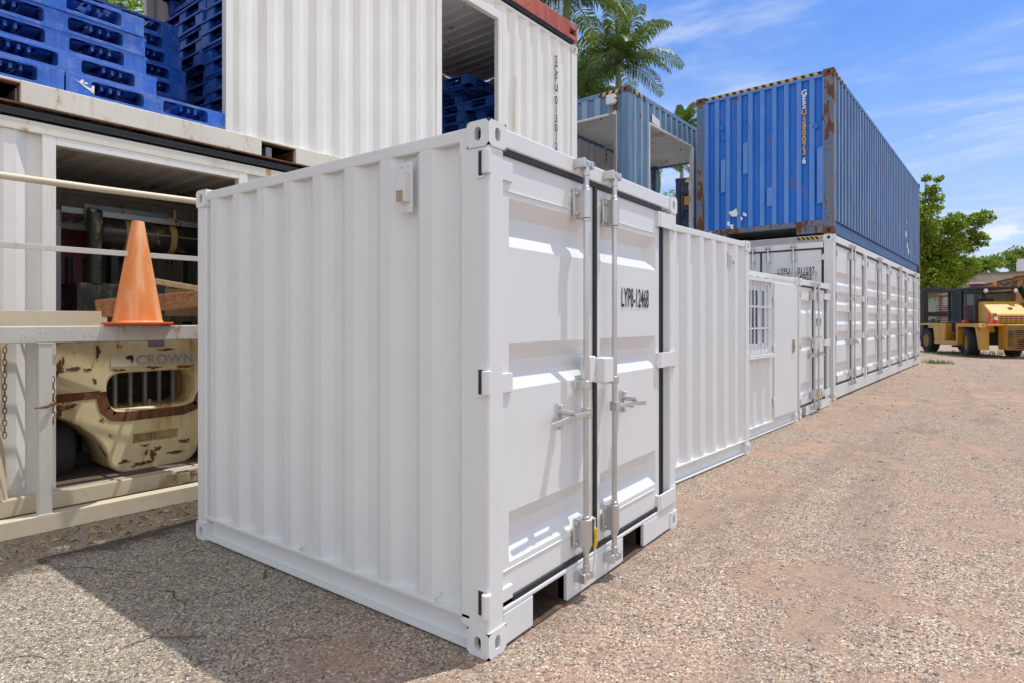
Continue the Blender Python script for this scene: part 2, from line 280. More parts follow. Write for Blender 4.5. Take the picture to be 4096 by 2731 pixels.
# ------------------------------------------------------------------ mesh helpers
class M:
    def __init__(s): s.v = []; s.f = []; s.mi = []; s.m = 0
    def add(s, vs, fs):
        o = len(s.v); s.v += [tuple(x) for x in vs]
        for f in fs: s.f.append([i + o for i in f]); s.mi.append(s.m)
        return s
    def box(s, a, b):
        x0, x1 = sorted((a[0], b[0])); y0, y1 = sorted((a[1], b[1])); z0, z1 = sorted((a[2], b[2]))
        return s.add([(x0, y0, z0), (x1, y0, z0), (x1, y1, z0), (x0, y1, z0), (x0, y0, z1), (x1, y0, z1), (x1, y1, z1), (x0, y1, z1)],
                     [(0, 3, 2, 1), (4, 5, 6, 7), (0, 1, 5, 4), (1, 2, 6, 5), (2, 3, 7, 6), (3, 0, 4, 7)])
    def bar(s, p, q, wd, ht, up=(0, 0, 1)):
        p = Vector(p); q = Vector(q); d = (q - p).normalized(); up = Vector(up)
        r = d.cross(up).normalized() * wd / 2; u = r.cross(d).normalized() * ht / 2
        vs = [p - r - u, p + r - u, p + r + u, p - r + u, q - r - u, q + r - u, q + r + u, q - r + u]
        return s.add(vs, [(0, 1, 2, 3), (7, 6, 5, 4), (0, 4, 5, 1), (1, 5, 6, 2), (2, 6, 7, 3), (3, 7, 4, 0)])
    def cyl(s, p, q, r, n=14, r2=None, caps=True):
        return s.tube([p, q], [r, r if r2 is None else r2], n, caps)
    def tube(s, pts, r, n=10, caps=True):
        pts = [Vector(p) for p in pts]; k = len(pts)
        rs = r if isinstance(r, (list, tuple)) else [r] * k
        ref = None; vs = []
        for i, p in enumerate(pts):
            d = (pts[min(i + 1, k - 1)] - pts[max(i - 1, 0)]).normalized()
            if ref is None or abs(ref.dot(d)) > .98: ref = Vector((0, 0, 1)) if abs(d.z) < .9 else Vector((1, 0, 0))
            a = d.cross(ref).normalized(); b = d.cross(a).normalized()
            vs += [p + (a * math.cos(2 * math.pi * j / n) + b * math.sin(2 * math.pi * j / n)) * rs[i] for j in range(n)]
        fs = [(i * n + j, i * n + (j + 1) % n, (i + 1) * n + (j + 1) % n, (i + 1) * n + j) for i in range(k - 1) for j in range(n)]
        if caps: fs += [tuple(range(n - 1, -1, -1)), tuple((k - 1) * n + j for j in range(n))]
        return s.add(vs, fs)
    def lathe(s, c, prof, n=28, axis='z'):
        vs = []; k = len(prof)
        for r, h in prof:
            for j in range(n):
                a = 2 * math.pi * j / n; x, y = r * math.cos(a), r * math.sin(a)
                vs.append({'z': (c[0] + x, c[1] + y, c[2] + h), 'x': (c[0] + h, c[1] + x, c[2] + y), 'y': (c[0] + x, c[1] + h, c[2] + y)}[axis])
        return s.add(vs, [(i * n + j, i * n + (j + 1) % n, (i + 1) * n + (j + 1) % n, (i + 1) * n + j) for i in range(k - 1) for j in range(n)])
    def prism(s, poly, T, d0, d1):
        """convex-ish polygon [(s,z)] extruded from depth d0 to d1 through map T(s,d,z)"""
        n = len(poly); vs = [T(a, d0, b) for a, b in poly] + [T(a, d1, b) for a, b in poly]
        return s.add(vs, [tuple(range(n)), tuple(range(2 * n - 1, n - 1, -1))] + [(i, (i + 1) % n, n + (i + 1) % n, n + i) for i in range(n)])
    def tb(s, T, s0, s1, d0, d1, z0, z1): return s.prism([(s0, z0), (s1, z0), (s1, z1), (s0, z1)], T, d0, d1)
    def holed(s, T, s0, s1, z0, z1, hs, hz, d=0.0, deep=.028, n=20, backm=None):
        """face with an oval hole, its lip and a dark back"""
        cs, cz = (s0 + s1) / 2, (z0 + z1) / 2; W, H = s1 - s0, z1 - z0
        ro, ri = [], []
        for j in range(n):
            a = 2 * math.pi * j / n; x, y = math.cos(a), math.sin(a); k = 1 / max(abs(x), abs(y))
            ro.append((cs + x * k * W / 2, cz + y * k * H / 2))
            rr = min(hs, hz); ox = max(0, hs - rr) * (1 if x > 0 else -1) if abs(x) > 1e-6 else 0; oz = max(0, hz - rr) * (1 if y > 0 else -1) if abs(y) > 1e-6 else 0
            ri.append((cs + x * rr + ox, cz + y * rr + oz))
        vs = [T(a, d, b) for a, b in ro] + [T(a, d, b) for a, b in ri] + [T(a, d + deep, b) for a, b in ri]
        fs = []
        for j in range(n):
            k = (j + 1) % n; fs += [(j, k, n + k, n + j), (n + j, n + k, 2 * n + k, 2 * n + j)]
        s.add(vs, fs)
        o = s.m
        if backm is not None: s.m = backm
        s.add(vs[2 * n:], [tuple(range(n))]); s.m = o
        return s
    def build(s, name, mats, parent=None, bevel=0, smooth=False, label=None, loc=None, seg=2, angle=35, recalc=True):
        me = bpy.data.meshes.new(name); me.from_pydata(s.v, [], s.f)
        if not isinstance(mats, (list, tuple)): mats = [mats]
        for mm in mats: me.materials.append(MT[mm] if isinstance(mm, str) else mm)
        if len(mats) > 1: me.polygons.foreach_set('material_index', s.mi)
        if recalc:
            bm = bmesh.new(); bm.from_mesh(me); bmesh.ops.recalc_face_normals(bm, faces=bm.faces); bm.to_mesh(me); bm.free()
        if smooth:
            me.polygons.foreach_set('use_smooth', [True] * len(me.polygons)); me.set_sharp_from_angle(angle=R(angle))
        o = bpy.data.objects.new(name, me); C.objects.link(o)
        if parent: o.parent = parent
        if loc: o.location = loc
        if bevel:
            b = o.modifiers.new('bevel', 'BEVEL'); b.width = bevel; b.segments = seg; b.limit_method = 'ANGLE'; b.angle_limit = R(40); b.use_clamp_overlap = True
        if label: o['label'] = label
        return o

def tag(o, label, cat, group=None):
    o['label'] = label; o['category'] = cat
    if group: o['group'] = group
    return o

def empty(name, loc, label, cat, yaw=0, group=None):
    o = bpy.data.objects.new(name, None); C.objects.link(o); o.location = loc; o.rotation_euler = (0, 0, R(-yaw)); o.empty_display_size = .2
    return tag(o, label, cat, group)

def copy_tree(o, parent=None):
    c = o.copy(); C.objects.link(c)
    if parent: c.parent = parent
    for ch in list(o.children): copy_tree(ch, c)
    return c

def text(parent, name, lines, mat_, T, h, sx=.6, bold=.0, vertical=False, gap=1.12, box=None, d=-.003, spacing=1.0, thick=.0012):
    """lines: [(string, s, z)] lower left (s to the viewer's right = direction sd); T maps (s,d,z)"""
    mm = M(); ms = mat_ if isinstance(mat_, (list, tuple)) else [mat_]
    for it in lines:
        st, s0, z0 = it[:3]; mm.m = it[3] if len(it) > 3 else 0
        for i, ch in enumerate(st if vertical else [st]):
            if ch == ' ': continue
            cu = bpy.data.curves.new('txt', 'FONT'); cu.body = ch; cu.size = 1; cu.offset = bold; cu.space_character = spacing
            ob = bpy.data.objects.new('txt', cu); C.objects.link(ob)
            dg = bpy.context.evaluated_depsgraph_get(); me = bpy.data.meshes.new_from_object(ob.evaluated_get(dg))
            bpy.data.objects.remove(ob); bpy.data.curves.remove(cu)
            k = h / .70
            wmax = max((q.co.x for q in me.vertices), default=0); wmin = min((q.co.x for q in me.vertices), default=0)
            ox = -(wmax + wmin) / 2 * k * sx if vertical else 0
            zz = z0 - i * h * gap if vertical else z0
            mm.add([T(s0 + ox + q.co.x * k * sx, d, zz + q.co.y * k) for q in me.vertices], [tuple(p.vertices) for p in me.polygons])
            bpy.data.meshes.remove(me)
    if box:
        for (a0, a1, b0, b1, w_) in box:
            mm.tb(T, a0, a1, d, d + .001, b0, b0 + w_); mm.tb(T, a0, a1, d, d + .001, b1 - w_, b1); mm.tb(T, a0, a0 + w_, d, d + .001, b0 + w_, b1 - w_); mm.tb(T, a1 - w_, a1, d, d + .001, b0 + w_, b1 - w_)
    return mm.build(name, ms, parent, recalc=False)

# ------------------------------------------------------------------ ground
def setting(name, mm, mats, kind='structure'):
    o = mm.build(name, mats); o['kind'] = kind; return o
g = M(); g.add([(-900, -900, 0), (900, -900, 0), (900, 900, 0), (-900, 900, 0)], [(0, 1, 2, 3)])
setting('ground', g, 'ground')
# ------------------------------------------------------------------ containers
def faces(W, L):
    """maps (s along the face, d depth inward, z) -> container space; the near right corner post stands at the origin"""
    return {'E': (lambda s, d, z: (-d, s, z), L), 'S': (lambda s, d, z: (-s, d, z), W),
            'W': (lambda s, d, z: (-W + d, s, z), L), 'N': (lambda s, d, z: (-s, L - d, z), W)}

def corr(mm, T, a, b, z0, z1, per=.275, fo=.072, sl=.068, dep=.036, d0=.008, ph=0.0, two=False):
    """trapezoid sheet between a and b; outer flats get slot 1 if two"""
    pts = []   # breakpoints (s, depth, kind of the strip that follows)
    k = math.floor((a - ph) / per) - 1
    while True:
        s = ph + k * per
        if s > b: break
        fi = per - fo - 2 * sl
        pts += [(s, 0, 1), (s + fo, 0, 0), (s + fo + sl, dep, 0), (s + fo + sl + fi, dep, 0)]
        k += 1
    pts.append((ph + k * per, 0, 1))
    for (p, q) in zip(pts[:-1], pts[1:]):
        lo, hi = max(p[0], a), min(q[0], b)
        if hi - lo < 1e-4: continue
        f = lambda x: p[1] + (q[1] - p[1]) * (x - p[0]) / (q[0] - p[0])
        mm.m = p[2] if two else 0
        mm.add([T(lo, d0 + f(lo), z0), T(hi, d0 + f(hi), z0), T(hi, d0 + f(hi), z1), T(lo, d0 + f(lo), z1)], [(0, 1, 2, 3)])
    mm.m = 0

def wall(root, T, s0, s1, z0, z1, mats, openings=(), name='side_panel', **kw):
    mm = M(); two = len(mats) > 1
    cuts = sorted(openings)
    x = s0
    for (a, b, c, e) in cuts:
        if a > x: corr(mm, T, x, a, z0, z1, two=two, **kw)
        if c > z0: corr(mm, T, max(a, s0), min(b, s1), z0, c, two=two, **kw)
        if e < z1: corr(mm, T, max(a, s0), min(b, s1), e, z1, two=two, **kw)
        x = b
    if x < s1: corr(mm, T, x, s1, z0, z1, two=two, **kw)
    return mm.build(name, list(mats), root)

def casting(root, W, L, H, ix, iy, iz, mats, w=.115, h=.11, hole=True, o=.006):
    """corner casting, ix/iy/iz choose the corner; holes on the outer faces"""
    mm = M(); F = faces(W, L)
    z0, z1 = (0, h) if iz == 0 else (H - h, H)
    x0, x1 = (-w, o) if ix == 0 else (-W - o, -W + w)
    y0, y1 = (-o, w) if iy == 0 else (L - w, L + o)
    X = lambda s, d, z: ((x1 - d) if ix == 0 else (x0 + d), s, z)
    Y = lambda s, d, z: (s, (y0 + d) if iy == 0 else (y1 - d), z)
    zc, zo = (z0, z1)
    mm.holed(X, y0, y1, z0, z1, w * .155, h * .26, backm=1); mm.holed(Y, x0, x1, z0, z1, w * .155, h * .26, backm=1)
    mm.add([(x0, y0, z1), (x1, y0, z1), (x1, y1, z1), (x0, y1, z1)], [(0, 1, 2, 3)])
    mm.add([(x0, y0, z0), (x1, y0, z0), (x1, y1, z0), (x0, y1, z0)], [(3, 2, 1, 0)])
    xi = x0 if ix == 0 else x1; yi = y1 if iy == 0 else y0
    mm.add([(xi, y0, z0), (xi, y1, z0), (xi, y1, z1), (xi, y0, z1)], [(0, 1, 2, 3)])
    mm.add([(x0, yi, z0), (x1, yi, z0), (x1, yi, z1), (x0, yi, z1)], [(0, 1, 2, 3)])
    return mm.build('corner_casting', mats, root)

def channel(mm, T, s0, s1, zt, lip=True, z0=.012):
    mm.tb(T, s0, s1, 0.0, .06, zt - .012, zt)
    mm.tb(T, s0, s1, .044, .058, z0, zt - .012)
    if lip: mm.tb(T, s0, s1, .002, .044, z0, z0 + .011)

def door_leaf(T, s0, s1, z0, z1, grooves, gs0, gs1, dep, sl, d0, th=.04):
    """front skin of a door as a height field of sloped grooves, with its edges and back"""
    mm = M(); ss = [s0, gs0, gs0 + .004, gs1 - sl, gs1, s1]; zs = [z0]; inn = [0]
    for (a, b) in sorted(grooves):
        k = min(.075, (b - a) * .36); zs += [a, a + k, b - k, b]; inn += [0, 1, 1, 0]
    zs.append(z1); inn.append(0)
    n = 6; vs = []
    for z, iz in zip(zs, inn):
        for i, s in enumerate(ss): vs.append(T(s, d0 + (dep if iz and i in (2, 3) else 0), z))
    mm.add(vs, [(j * n + i, j * n + i + 1, (j + 1) * n + i + 1, (j + 1) * n + i) for j in range(len(zs) - 1) for i in range(n - 1)])
    bk = d0 + max(th, dep + .01)
    mm.add([T(s0, d0, z0), T(s1, d0, z0), T(s1, d0, z1), T(s0, d0, z1), T(s0, bk, z0), T(s1, bk, z0), T(s1, bk, z1), T(s0, bk, z1)],
           [(0, 1, 5, 4), (1, 2, 6, 5), (2, 3, 7, 6), (3, 0, 4, 7), (4, 5, 6, 7)])
    return mm

def rod_set(door, T, s, z0, z1, zb, zt, zg, zh, hdir, d=-.045, r=.0152, bh=.155, big=True, tagc=None):
    """lock rod with bearings, cams, guide and handle"""
    m = M(); m.cyl(T(s, d, zb + .02), T(s, d, zt - .02), r, 14)
    rod = m.build('lock_rod', 'galv', door, smooth=True)
    for zc in (z1 - bh * .5 - .045, z0 + bh * .5 + .05):
        m = M(); m.tb(T, s - .055, s + .022, -.006, .004, zc - bh / 2, zc + bh / 2)
        m.cyl(T(s, d, zc - bh / 2 + .005), T(s, d, zc + bh / 2 - .005), r + .0115, 16)
        m.tb(T, s - .026, s + .026, d, -.004, zc - bh / 2 + .008, zc + bh / 2 - .008)
        if big:
            for q in (-.05, .05): m.cyl(T(s - .04, -.004, zc + q), T(s - .04, -.018, zc + q), .010, 8)
        m.cyl(T(s, d, zc - bh / 2 - .012), T(s, d, zc - bh / 2 + .004), r + .006, 14); m.cyl(T(s, d, zc + bh / 2 - .004), T(s, d, zc + bh / 2 + .012), r + .006, 14)
        m.build('rod_bearing', 'galv', door, bevel=.003 if big else 0, smooth=True)
    for zc in zg:
        m = M(); m.tb(T, s - .05, s + .028, -.012, .004, zc - .02, zc + .02); m.cyl(T(s, d, zc - .02), T(s, d, zc + .02), r + .009, 14); m.tb(T, s - .027, s + .027, d, -.008, zc - .019, zc + .019)
        m.build('rod_guide', 'galv', door, bevel=.003 if big else 0, smooth=True)
    for zc, sg in ((zt, 1), (zb, -1)):
        m = M(); m.cyl(T(s, d, zc - sg * .06), T(s, d, zc), r + .004, 14)
        m.tb(T, s - .012, s + .012, d - .022, d + .03, zc - .016, zc + .016)
        m.cyl(T(s - .045, d - .004, zc + sg * .008), T(s + .045, d - .004, zc + sg * .008), .014, 8)
        m.tb(T, s - .052, s - .026, d - .02, .004, zc - .024, zc + .024); m.tb(T, s + .026, s + .052, d - .02, .004, zc - .02, zc + .02)
        m.build('rod_cam', 'galv', door, bevel=.003 if big else 0, smooth=True)
    # handle: hub on the rod, lever, catch plate
    m = M(); e = hdir
    m.tb(T, s - .021, s + .021, d - .026, d + .02, zh - .026, zh + .026); m.cyl(T(s + e * .028, d - .034, zh), T(s + e * .028, d - .008, zh), .008, 8)
    LV = .36 if big else .24
    m.prism([(s + e * .02, zh + .012), (s + e * .02, zh - .012), (s + e * LV * .6, zh - .012), (s + e * LV * .72, zh - .024), (s + e * LV, zh - .030), (s + e * LV, zh - .004), (s + e * LV * .7, zh + .004), (s + e * LV * .55, zh + .012)], T, d - .030, d - .016)
    m.build('handle', 'galv', door, bevel=.003 if big else 0)
    m = M(); c = s + e * (.19 if big else .125)
    m.tb(T, c - .017, c + .017, -.006, .004, zh - .062, zh + .066)
    m.cyl(T(c, -.004, zh + .052), T(c, -.022, zh + .052), .011, 8); m.cyl(T(c, -.004, zh - .05), T(c, -.018, zh - .05), .010, 8)
    m.prism([(c - .016, zh + .034), (c + .014, zh + .034), (c + .030, zh + .002), (c + .008, zh + .018), (c - .012, zh + .018)], T, d - .034, -.004)
    m.tb(T, c - .012, c + .012, d - .030, -.004, zh - .028, zh - .018)
    m.build('handle_catch', 'galv', door, bevel=.002 if big else 0)
    if tagc:
        m = M(); pts = [T(s, d - .03, z0 + .215), T(s + .03, d - .034, z0 + .20), T(s + .036, d - .03, z0 + .15)]
        m.tube(pts, .0055, 6); m.tube([T(s + .038, d - .03, z0 + .06), T(s + .034, d - .03, z0 - .02), T(s + .02, d - .03, z0 - .07)], .0055, 6)
        m.tube([T(s - .02, d - .03, z0 + .2), T(s, d - .035, z0 + .215), T(s + .02, d - .03, z0 + .205)], .007, 6)
        rp = m.build('cord', 'ropew', door, smooth=True)
        m = M(); m.tube([T(s + .036, d - .032, z0 + .15), T(s + .044, d - .034, z0 + .10), T(s + .038, d - .03, z0 + .05)], [.009, .010, .009], 6)
        m.build('yellow_tag', 'ropey', door, smooth=True)

def doors(root, T, s0, s1, z0, z1, wm, grooves, hz, d0=.016, rods=(.135,), big=False, zb=None, zt=None, zg=(.5,), zh=.42, tags=(False, False), dep=.042, hw=.10, hh=.10, post=(0, 0), names=('door', 'door'), handles=True, mid=None):
    """a pair of doors in a face; returns the two leaves"""
    mid = (s0 + s1) / 2 if mid is None else mid; g = .012; out = []
    zb = z0 - .085 if zb is None else zb; zt = z1 + .075 if zt is None else zt
    # rubber gasket around both leaves
    gk = M(); w_ = .026
    gk.tb(T, s0 - w_, s1 + w_, d0 - .012, d0 + .03, z1, z1 + w_ * 1.1); gk.tb(T, s0 - w_, s1 + w_, d0 - .012, d0 + .03, z0 - w_ * 1.1, z0)
    gk.tb(T, s0 - w_, s0, d0 - .004, d0 + .03, z0, z1); gk.tb(T, s1, s1 + w_, d0 - .004, d0 + .03, z0, z1)
    gk.tb(T, mid - g - .004, mid + g + .004, d0 - .014, d0 + .03, z0, z1)
    gk.build('door_gasket', 'rubber', root, bevel=.005 if big else 0)
    for k in (0, 1):
        a, b = (s0, mid - g) if k == 0 else (mid + g, s1)
        mar = .055 if big else .07
        m = door_leaf(T, a, b, z0, z1, grooves, a + mar, b - mar, dep, .05, d0)
        if big:   # folded lips that cross the leaf above the top and below the bottom groove
            zt_ = max(q[1] for q in grooves); zb_ = min(q[0] for q in grooves)
            m.tb(T, a + .006, b - .075, d0 - .004, d0 + .002, zt_ + .026, zt_ + .033); m.tb(T, a + .006, b - .075, d0 - .004, d0 + .002, zb_ - .033, zb_ - .026)
        dr = m.build('door', wm, root, bevel=.006 if big else 0)
        for zc in hz:
            h = M()
            if k == 0:
                h.tb(T, (a - .012) if not big else .0, a + .07, d0 - .012, d0 + .002, zc - hh * .55, zc + hh * .3); h.cyl(T(a - .03 if not big else -.004 + post[0], -.012 if not big else .004, zc - hh / 2), T(a - .03 if not big else -.004 + post[0], -.012 if not big else .004, zc + hh / 2), .016 if not big else .021, 12)
            else:
                e = b + post[1]
                h.tb(T, b - .055, b - .03, d0 - .022, d0 + .002, zc - hh / 2, zc + hh / 2); h.tb(T, b - .03, e, d0 - .026, d0 - .014, zc - hh / 2, zc + hh / 2)
                h.cyl(T(e - .012, d0 - .014, zc - hh * .62), T(e - .012, d0 - .014, zc + hh * .62), .013, 10)
            h.build('hinge', wm, dr, bevel=.003 if big else 0)
        for i, ro in enumerate(rods):
            if isinstance(ro, tuple): ro = ro[k]
            s = (mid - ro) if k == 0 else (mid + ro)
            rod_set(dr, T, s, z0, z1, zb, zt, [z0 + (z1 - z0) * q for q in zg], z0 + (z1 - z0) * zh + (.0 if k == 0 else .0), -1 if k == 0 else 1, bh=.155 if big else .14, big=big, tagc=tags[k] and i == 0)
        out.append(dr)
    return out

def lock_box(root, T, s0, s1, z0, z1, mid, wm, big):
    m = M(); m.tb(T, s0, mid - .004, -.05, .01, z0, z1); m.tb(T, mid - .004, s1, -.10, -.03, z0 - .006, z1 - .01)
    return m.build('lock_box', wm, root, bevel=.006 if big else .003)

def vent(root, T, s, z, wm, w=.085, h=.24):
    m = M(); m.tb(T, s - w / 2, s + w / 2, -.004, .004, z - h / 2, z + h / 2)
    m.prism([(s - w * .32, z + h * .30), (s + w * .32, z + h * .30), (s + w * .32, z - h * .30), (s - w * .32, z - h * .30)], T, -.040, -.003)
    for q in ((-.25, .42), (.25, .42), (0, -.43)): m.cyl(T(s + q[0] * w, -.003, z + q[1] * h), T(s + q[0] * w, -.011, z + q[1] * h), .007, 8)
    o = m.build('vent', 'white2', root, bevel=.006)
    k = M()
    for i in range(7):
        for j in range(6):
            a = s - w * .24 + i * w * .08; b = z - h * .29 + j * h * .036
            k.tb(T, a, a + w * .045, -.0425, -.039, b, b + h * .022)
    k.build('vent_grille', 'strap', o)
    return o

def body(root, W, L, H, wm, cm, pw=.11, tr=.07, br=.155, zt=None, faces_open=(), ca=.115, ch=.11, roof='roof', floor=True, castmats=None, postw=None, pockets=None, corners=None, rail_d=.006, xm=False, fm='inner'):
    """frame, roof, floor and castings"""
    F = faces(W, L); m = M(); e = .0
    postm = postw or {}
    for k, (ix, iy) in enumerate(((0, 0), (0, 1), (1, 1), (1, 0))):
        x0, x1 = (-pw, 0) if ix == 0 else (-W, -W + pw); y0, y1 = (0, pw) if iy == 0 else (L - pw, L)
        if k in postm: x0, x1, y0, y1 = postm[k]
        M().box((x0, y0, ch - .004), (x1, y1, H - ch + .004)).build('corner_post', wm if not isinstance(wm, tuple) else wm[1], root, bevel=.008)
    rm = wm if not isinstance(wm, tuple) else wm[0]
    for key, (T, n) in F.items():
        M().tb(T, ca - .01, n - ca + .01, rail_d, .06, H - tr, H - .014).build('top_rail', rm, root, bevel=.006)
    for key, (T, n) in F.items():
        if key in faces_open: continue
        if pockets and key in pockets: continue
        m = M(); channel(m, T, pw - .004, n - pw + .004, br); m.build('bottom_rail', rm, root)
    for ix in (0, 1):
        for iy in (0, 1):
            for iz in (0, 1):
                casting(root, W, L, H, ix, iy, iz, castmats or [cm, 'dark'], ca, ch)
    if roof:
        m = M(); T = lambda s, d, z: (z, s, H - .03 - d)
        corr(m, T, .05, L - .05, -W + .05, -.05, per=.21, fo=.09, sl=.03, dep=.02, d0=.0)
        m.build('roof', [roof] if roof != 'roof' else [rm], root)
    if floor:
        m = M(); m.box((-W + .06, .06, br - .03), (-.06, L - .06, br - .004)); m.build('floor', fm, root)
        if xm:
            for i in range(int(L / .45)): M().box((-W + .07, .2 + i * .45, .03), (-.07, .24 + i * .45, br - .035)).build('cross_member', 'galvd', root)

WG = 'containers of the white row along the yard'
# ---- the near eight-foot store
MW, ML, MH = 2.438, 2.083, 2.262
r = empty('shipping_container', (-1.587, 1.991, 0), 'small white container nearest the camera with LYP8-12468 on its right door', 'container', 0, WG)
F = faces(MW, ML); E_, S_ = F['E'][0], F['S'][0]
body(r, MW, ML, MH, 'white', 'white', pw=.11, tr=.072, br=.155, faces_open=('E',), ca=.116, ch=.112,
     postw={0: (-.155, 0, 0, .104), 1: (-.12, -.004, 1.985, ML), 3: (-MW, -MW + .11, 0, .11)})
wall(r, S_, .15, MW - .10, .15, MH - .06, ['white'], per=.268, fo=.075, sl=.062, ph=.335)
wall(r, F['W'][0], .1, ML - .1, .15, MH - .06, ['white']); wall(r, F['N'][0], .1, MW - .1, .15, MH - .06, ['white'])
M().tb(S_, .100, .165, .004, .05, 2.13, 2.196).build('post_gusset', 'white', r, bevel=.003)
m = M()   # header and sill with the two fork pockets
m.tb(E_, .104, 1.985, .0, .07, 2.165, MH - .012)
m.build('header', 'white', r, bevel=.008)
m = M()
for a, b in ((.104, .331), (.632, 1.262), (1.548, 1.985)): m.tb(E_, a, b, .0, .06, .012, .1545)
m.tb(E_, .104, 1.985, .0005, .06, .155, .178)
m.build('door_sill', 'white', r, bevel=.006)
for a, b in ((.331, .632), (1.262, 1.548)):
    m = M(); m.tb(E_, a, b, .0, .9, .0, .008); m.tb(E_, a, b, .05, .9, .14, .15); m.tb(E_, a - .01, a, .02, .9, .0, .15); m.tb(E_, b, b + .01, .02, .9, .0, .15); m.tb(E_, a, b, .9, .91, .0, .15)
    m.build('fork_pocket', 'pocket', r)
dl = doors(r, E_, .108, 1.822, .205, 2.135, 'white', [(.355, .575), (1.115, 1.318), (1.742, 1.955)], (2.08, 1.16, .228), big=True, mid=.936, rods=((.192, .124),), zb=.115, zt=2.215, zg=(.46,), zh=.385, tags=(True, False), post=(-.005, .235))
lock_box(r, E_, .775, .945, 1.10, 1.235, .845, 'white', True)
# slots cut in the corner post behind the left hinges, with their lips
for zc in (2.08, 1.16, .228):
    m = M(); m.m = 1; m.tb(S_, .030, .056, -.0015, .02, zc - .052, zc + .052)
    m.m = 0; m.tb(S_, .020, .062, -.006, .01, zc - .064, zc - .053); m.tb(S_, .020, .062, -.006, .01, zc + .053, zc + .062)
    m.build('hinge_slot', ['white', 'dark'], r, bevel=.002)
m = M(); m.tb(E_, 1.848, 1.905, .02, .06, .178, 2.165); m.tb(E_, 1.905, 1.985, .05, .06, .178, 2.165); m.build('door_jamb', 'white2', r)
m = M(); m.tb(E_, 1.852, 1.876, .006, .024, .20, 2.15); m.build('jamb_seal', 'rubber', r, bevel=.004)
vent(r, S_, .49, 2.035, 'white', .082, .235)
text(dl[1], 'lettering', [('LYP8-12468', 1.262, 1.498)], 'blk', E_, .112, sx=.475, bold=.012, d=.012, spacing=1.05)
for s in (.32, 1.33): M().tube([S_(s, .03, .158), S_(s, .012, .168), S_(s - .02, .012, .185), S_(s - .026, .02, .198)], .006, 6).build('lashing_hook', 'white', r, smooth=True)

# ---- second store, its ribbed side towards the yard
C2W, C2L, C2H = 2.2, 2.438, 2.262
y2 = 5.4; a = R(y2); r = empty('shipping_container', (-1.818 - C2L * math.sin(a), 6.765 - C2L * math.cos(a), 0), 'white container with plain ribbed side and a small vent, second in the row', 'container', y2, WG)
F = faces(C2W, C2L); E_, S_ = F['E'][0], F['S'][0]
body(r, C2W, C2L, C2H, 'white', 'white', tr=.072)
wall(r, E_, .1, C2L - .1, .15, C2H - .06, ['white'], ph=.152, per=.273)
for k in 'SWN': wall(r, F[k][0], .1, F[k][1] - .1, .15, C2H - .06, ['white'])
vent(r, lambda s, d, z: E_(s, d + .035, z), C2L - .455, 2.035, 'white', .07, .16)
for s in (.75, 2.2): M().tube([E_(s, .03, .158), E_(s, .012, .17), E_(s + .02, .012, .19)], .007, 6).build('lashing_hook', 'white', r, smooth=True)

# ---- third: site office with barred window and personnel door
C3W, C3L, C3H = 2.0, 2.35, 2.02
y3 = 4.7; a = R(y3); r = empty('shipping_container', (-1.849 - C3L * math.sin(a), 9.303 - C3L * math.cos(a), 0), 'low white container office with a barred window and a flat steel door', 'container', y3, WG)
F = faces(C3W, C3L); E_, S_ = F['E'][0], F['S'][0]
body(r, C3W, C3L, C3H, 'white', 'white', tr=.07, br=.14)
s_ = lambda q: C3L + q
wall(r, E_, .1, s_(-1.09), .135, C3H - .06, ['white'], ph=.06, per=.29, openings=[(s_(-1.95), s_(-1.14), 1.02, 1.90)])
for k in 'SWN': wall(r, F[k][0], .1, F[k][1] - .1, .135, C3H - .06, ['white'])
m = M(); m.tb(E_, s_(-1.09), s_(-.075), .012, .05, .14, 1.95); m.build('door_frame', 'white', r)
m = M(); m.tb(E_, s_(-1.0), s_(-.10), -.008, .012, .165, 1.905); dr = m.build('door', 'white', r, bevel=.005)
m = M(); m.tb(E_, s_(-.27), s_(-.20), -.024, -.006, .98, 1.16); m.m = 1; m.cyl(E_(s_(-.235), -.02, 1.07), E_(s_(-.235), -.04, 1.07), .016, 10); m.tb(E_, s_(-.262), s_(-.208), -.028, -.02, 1.0, 1.14)
m.build('lock_handle', ['handlegrip', 'strap'], dr, bevel=.003)
for z in (.38, 1.06, 1.68): M().tb(E_, s_(-1.035), s_(-.99), -.018, .0, z - .045, z + .045).build('hinge', 'white', dr, bevel=.004)
wn = M(); wa, wb, za, zb_ = s_(-1.95), s_(-1.14), 1.02, 1.90
for q in ((wa, wa + .05, za, zb_), (wb - .05, wb, za, zb_), (wa, wb, za, za + .05), (wa, wb, zb_ - .05, zb_)): wn.tb(E_, q[0], q[1], -.004, .05, q[2], q[3])
wn = wn.build('window', 'white', r, bevel=.003)
m = M(); mid = (wa + wb) / 2 + .10
for q in ((wa + .05, wb - .05, za + .05, za + .12), (wa + .05, wb - .05, zb_ - .12, zb_ - .05), (mid - .04, mid + .04, za + .1, zb_ - .1), (wb - .14, wb - .05, za + .1, zb_ - .1), (wa + .05, wa + .12, za + .1, zb_ - .1)): m.tb(E_, q[0], q[1], .02, .05, q[2], q[3])
m.build('sash', 'upvc', wn, bevel=.003)
m = M(); m.tb(E_, wa + .1, wb - .1, .04, .045, za + .1, zb_ - .1); m.build('pane', 'glass', wn)
m = M(); k = 0
n = 7
for i in range(n):
    s = wa + .05 + i * (wb - wa - .1) / (n - 1); m.tb(E_, s - .006, s + .006, -.035, -.022, za - .01, zb_ - .01)
for z in (za + .30, za + .56): m.tb(E_, wa + .02, wb - .02, -.027, -.012, z - .01, z + .01)
m.tb(E_, wa - .03, wb + .03, -.05, .0, za - .055, za - .01); m.tb(E_, wa - .03, wb + .03, -.04, .0, zb_ - .01, zb_ + .03)
m.build('window_bars', 'white', wn)

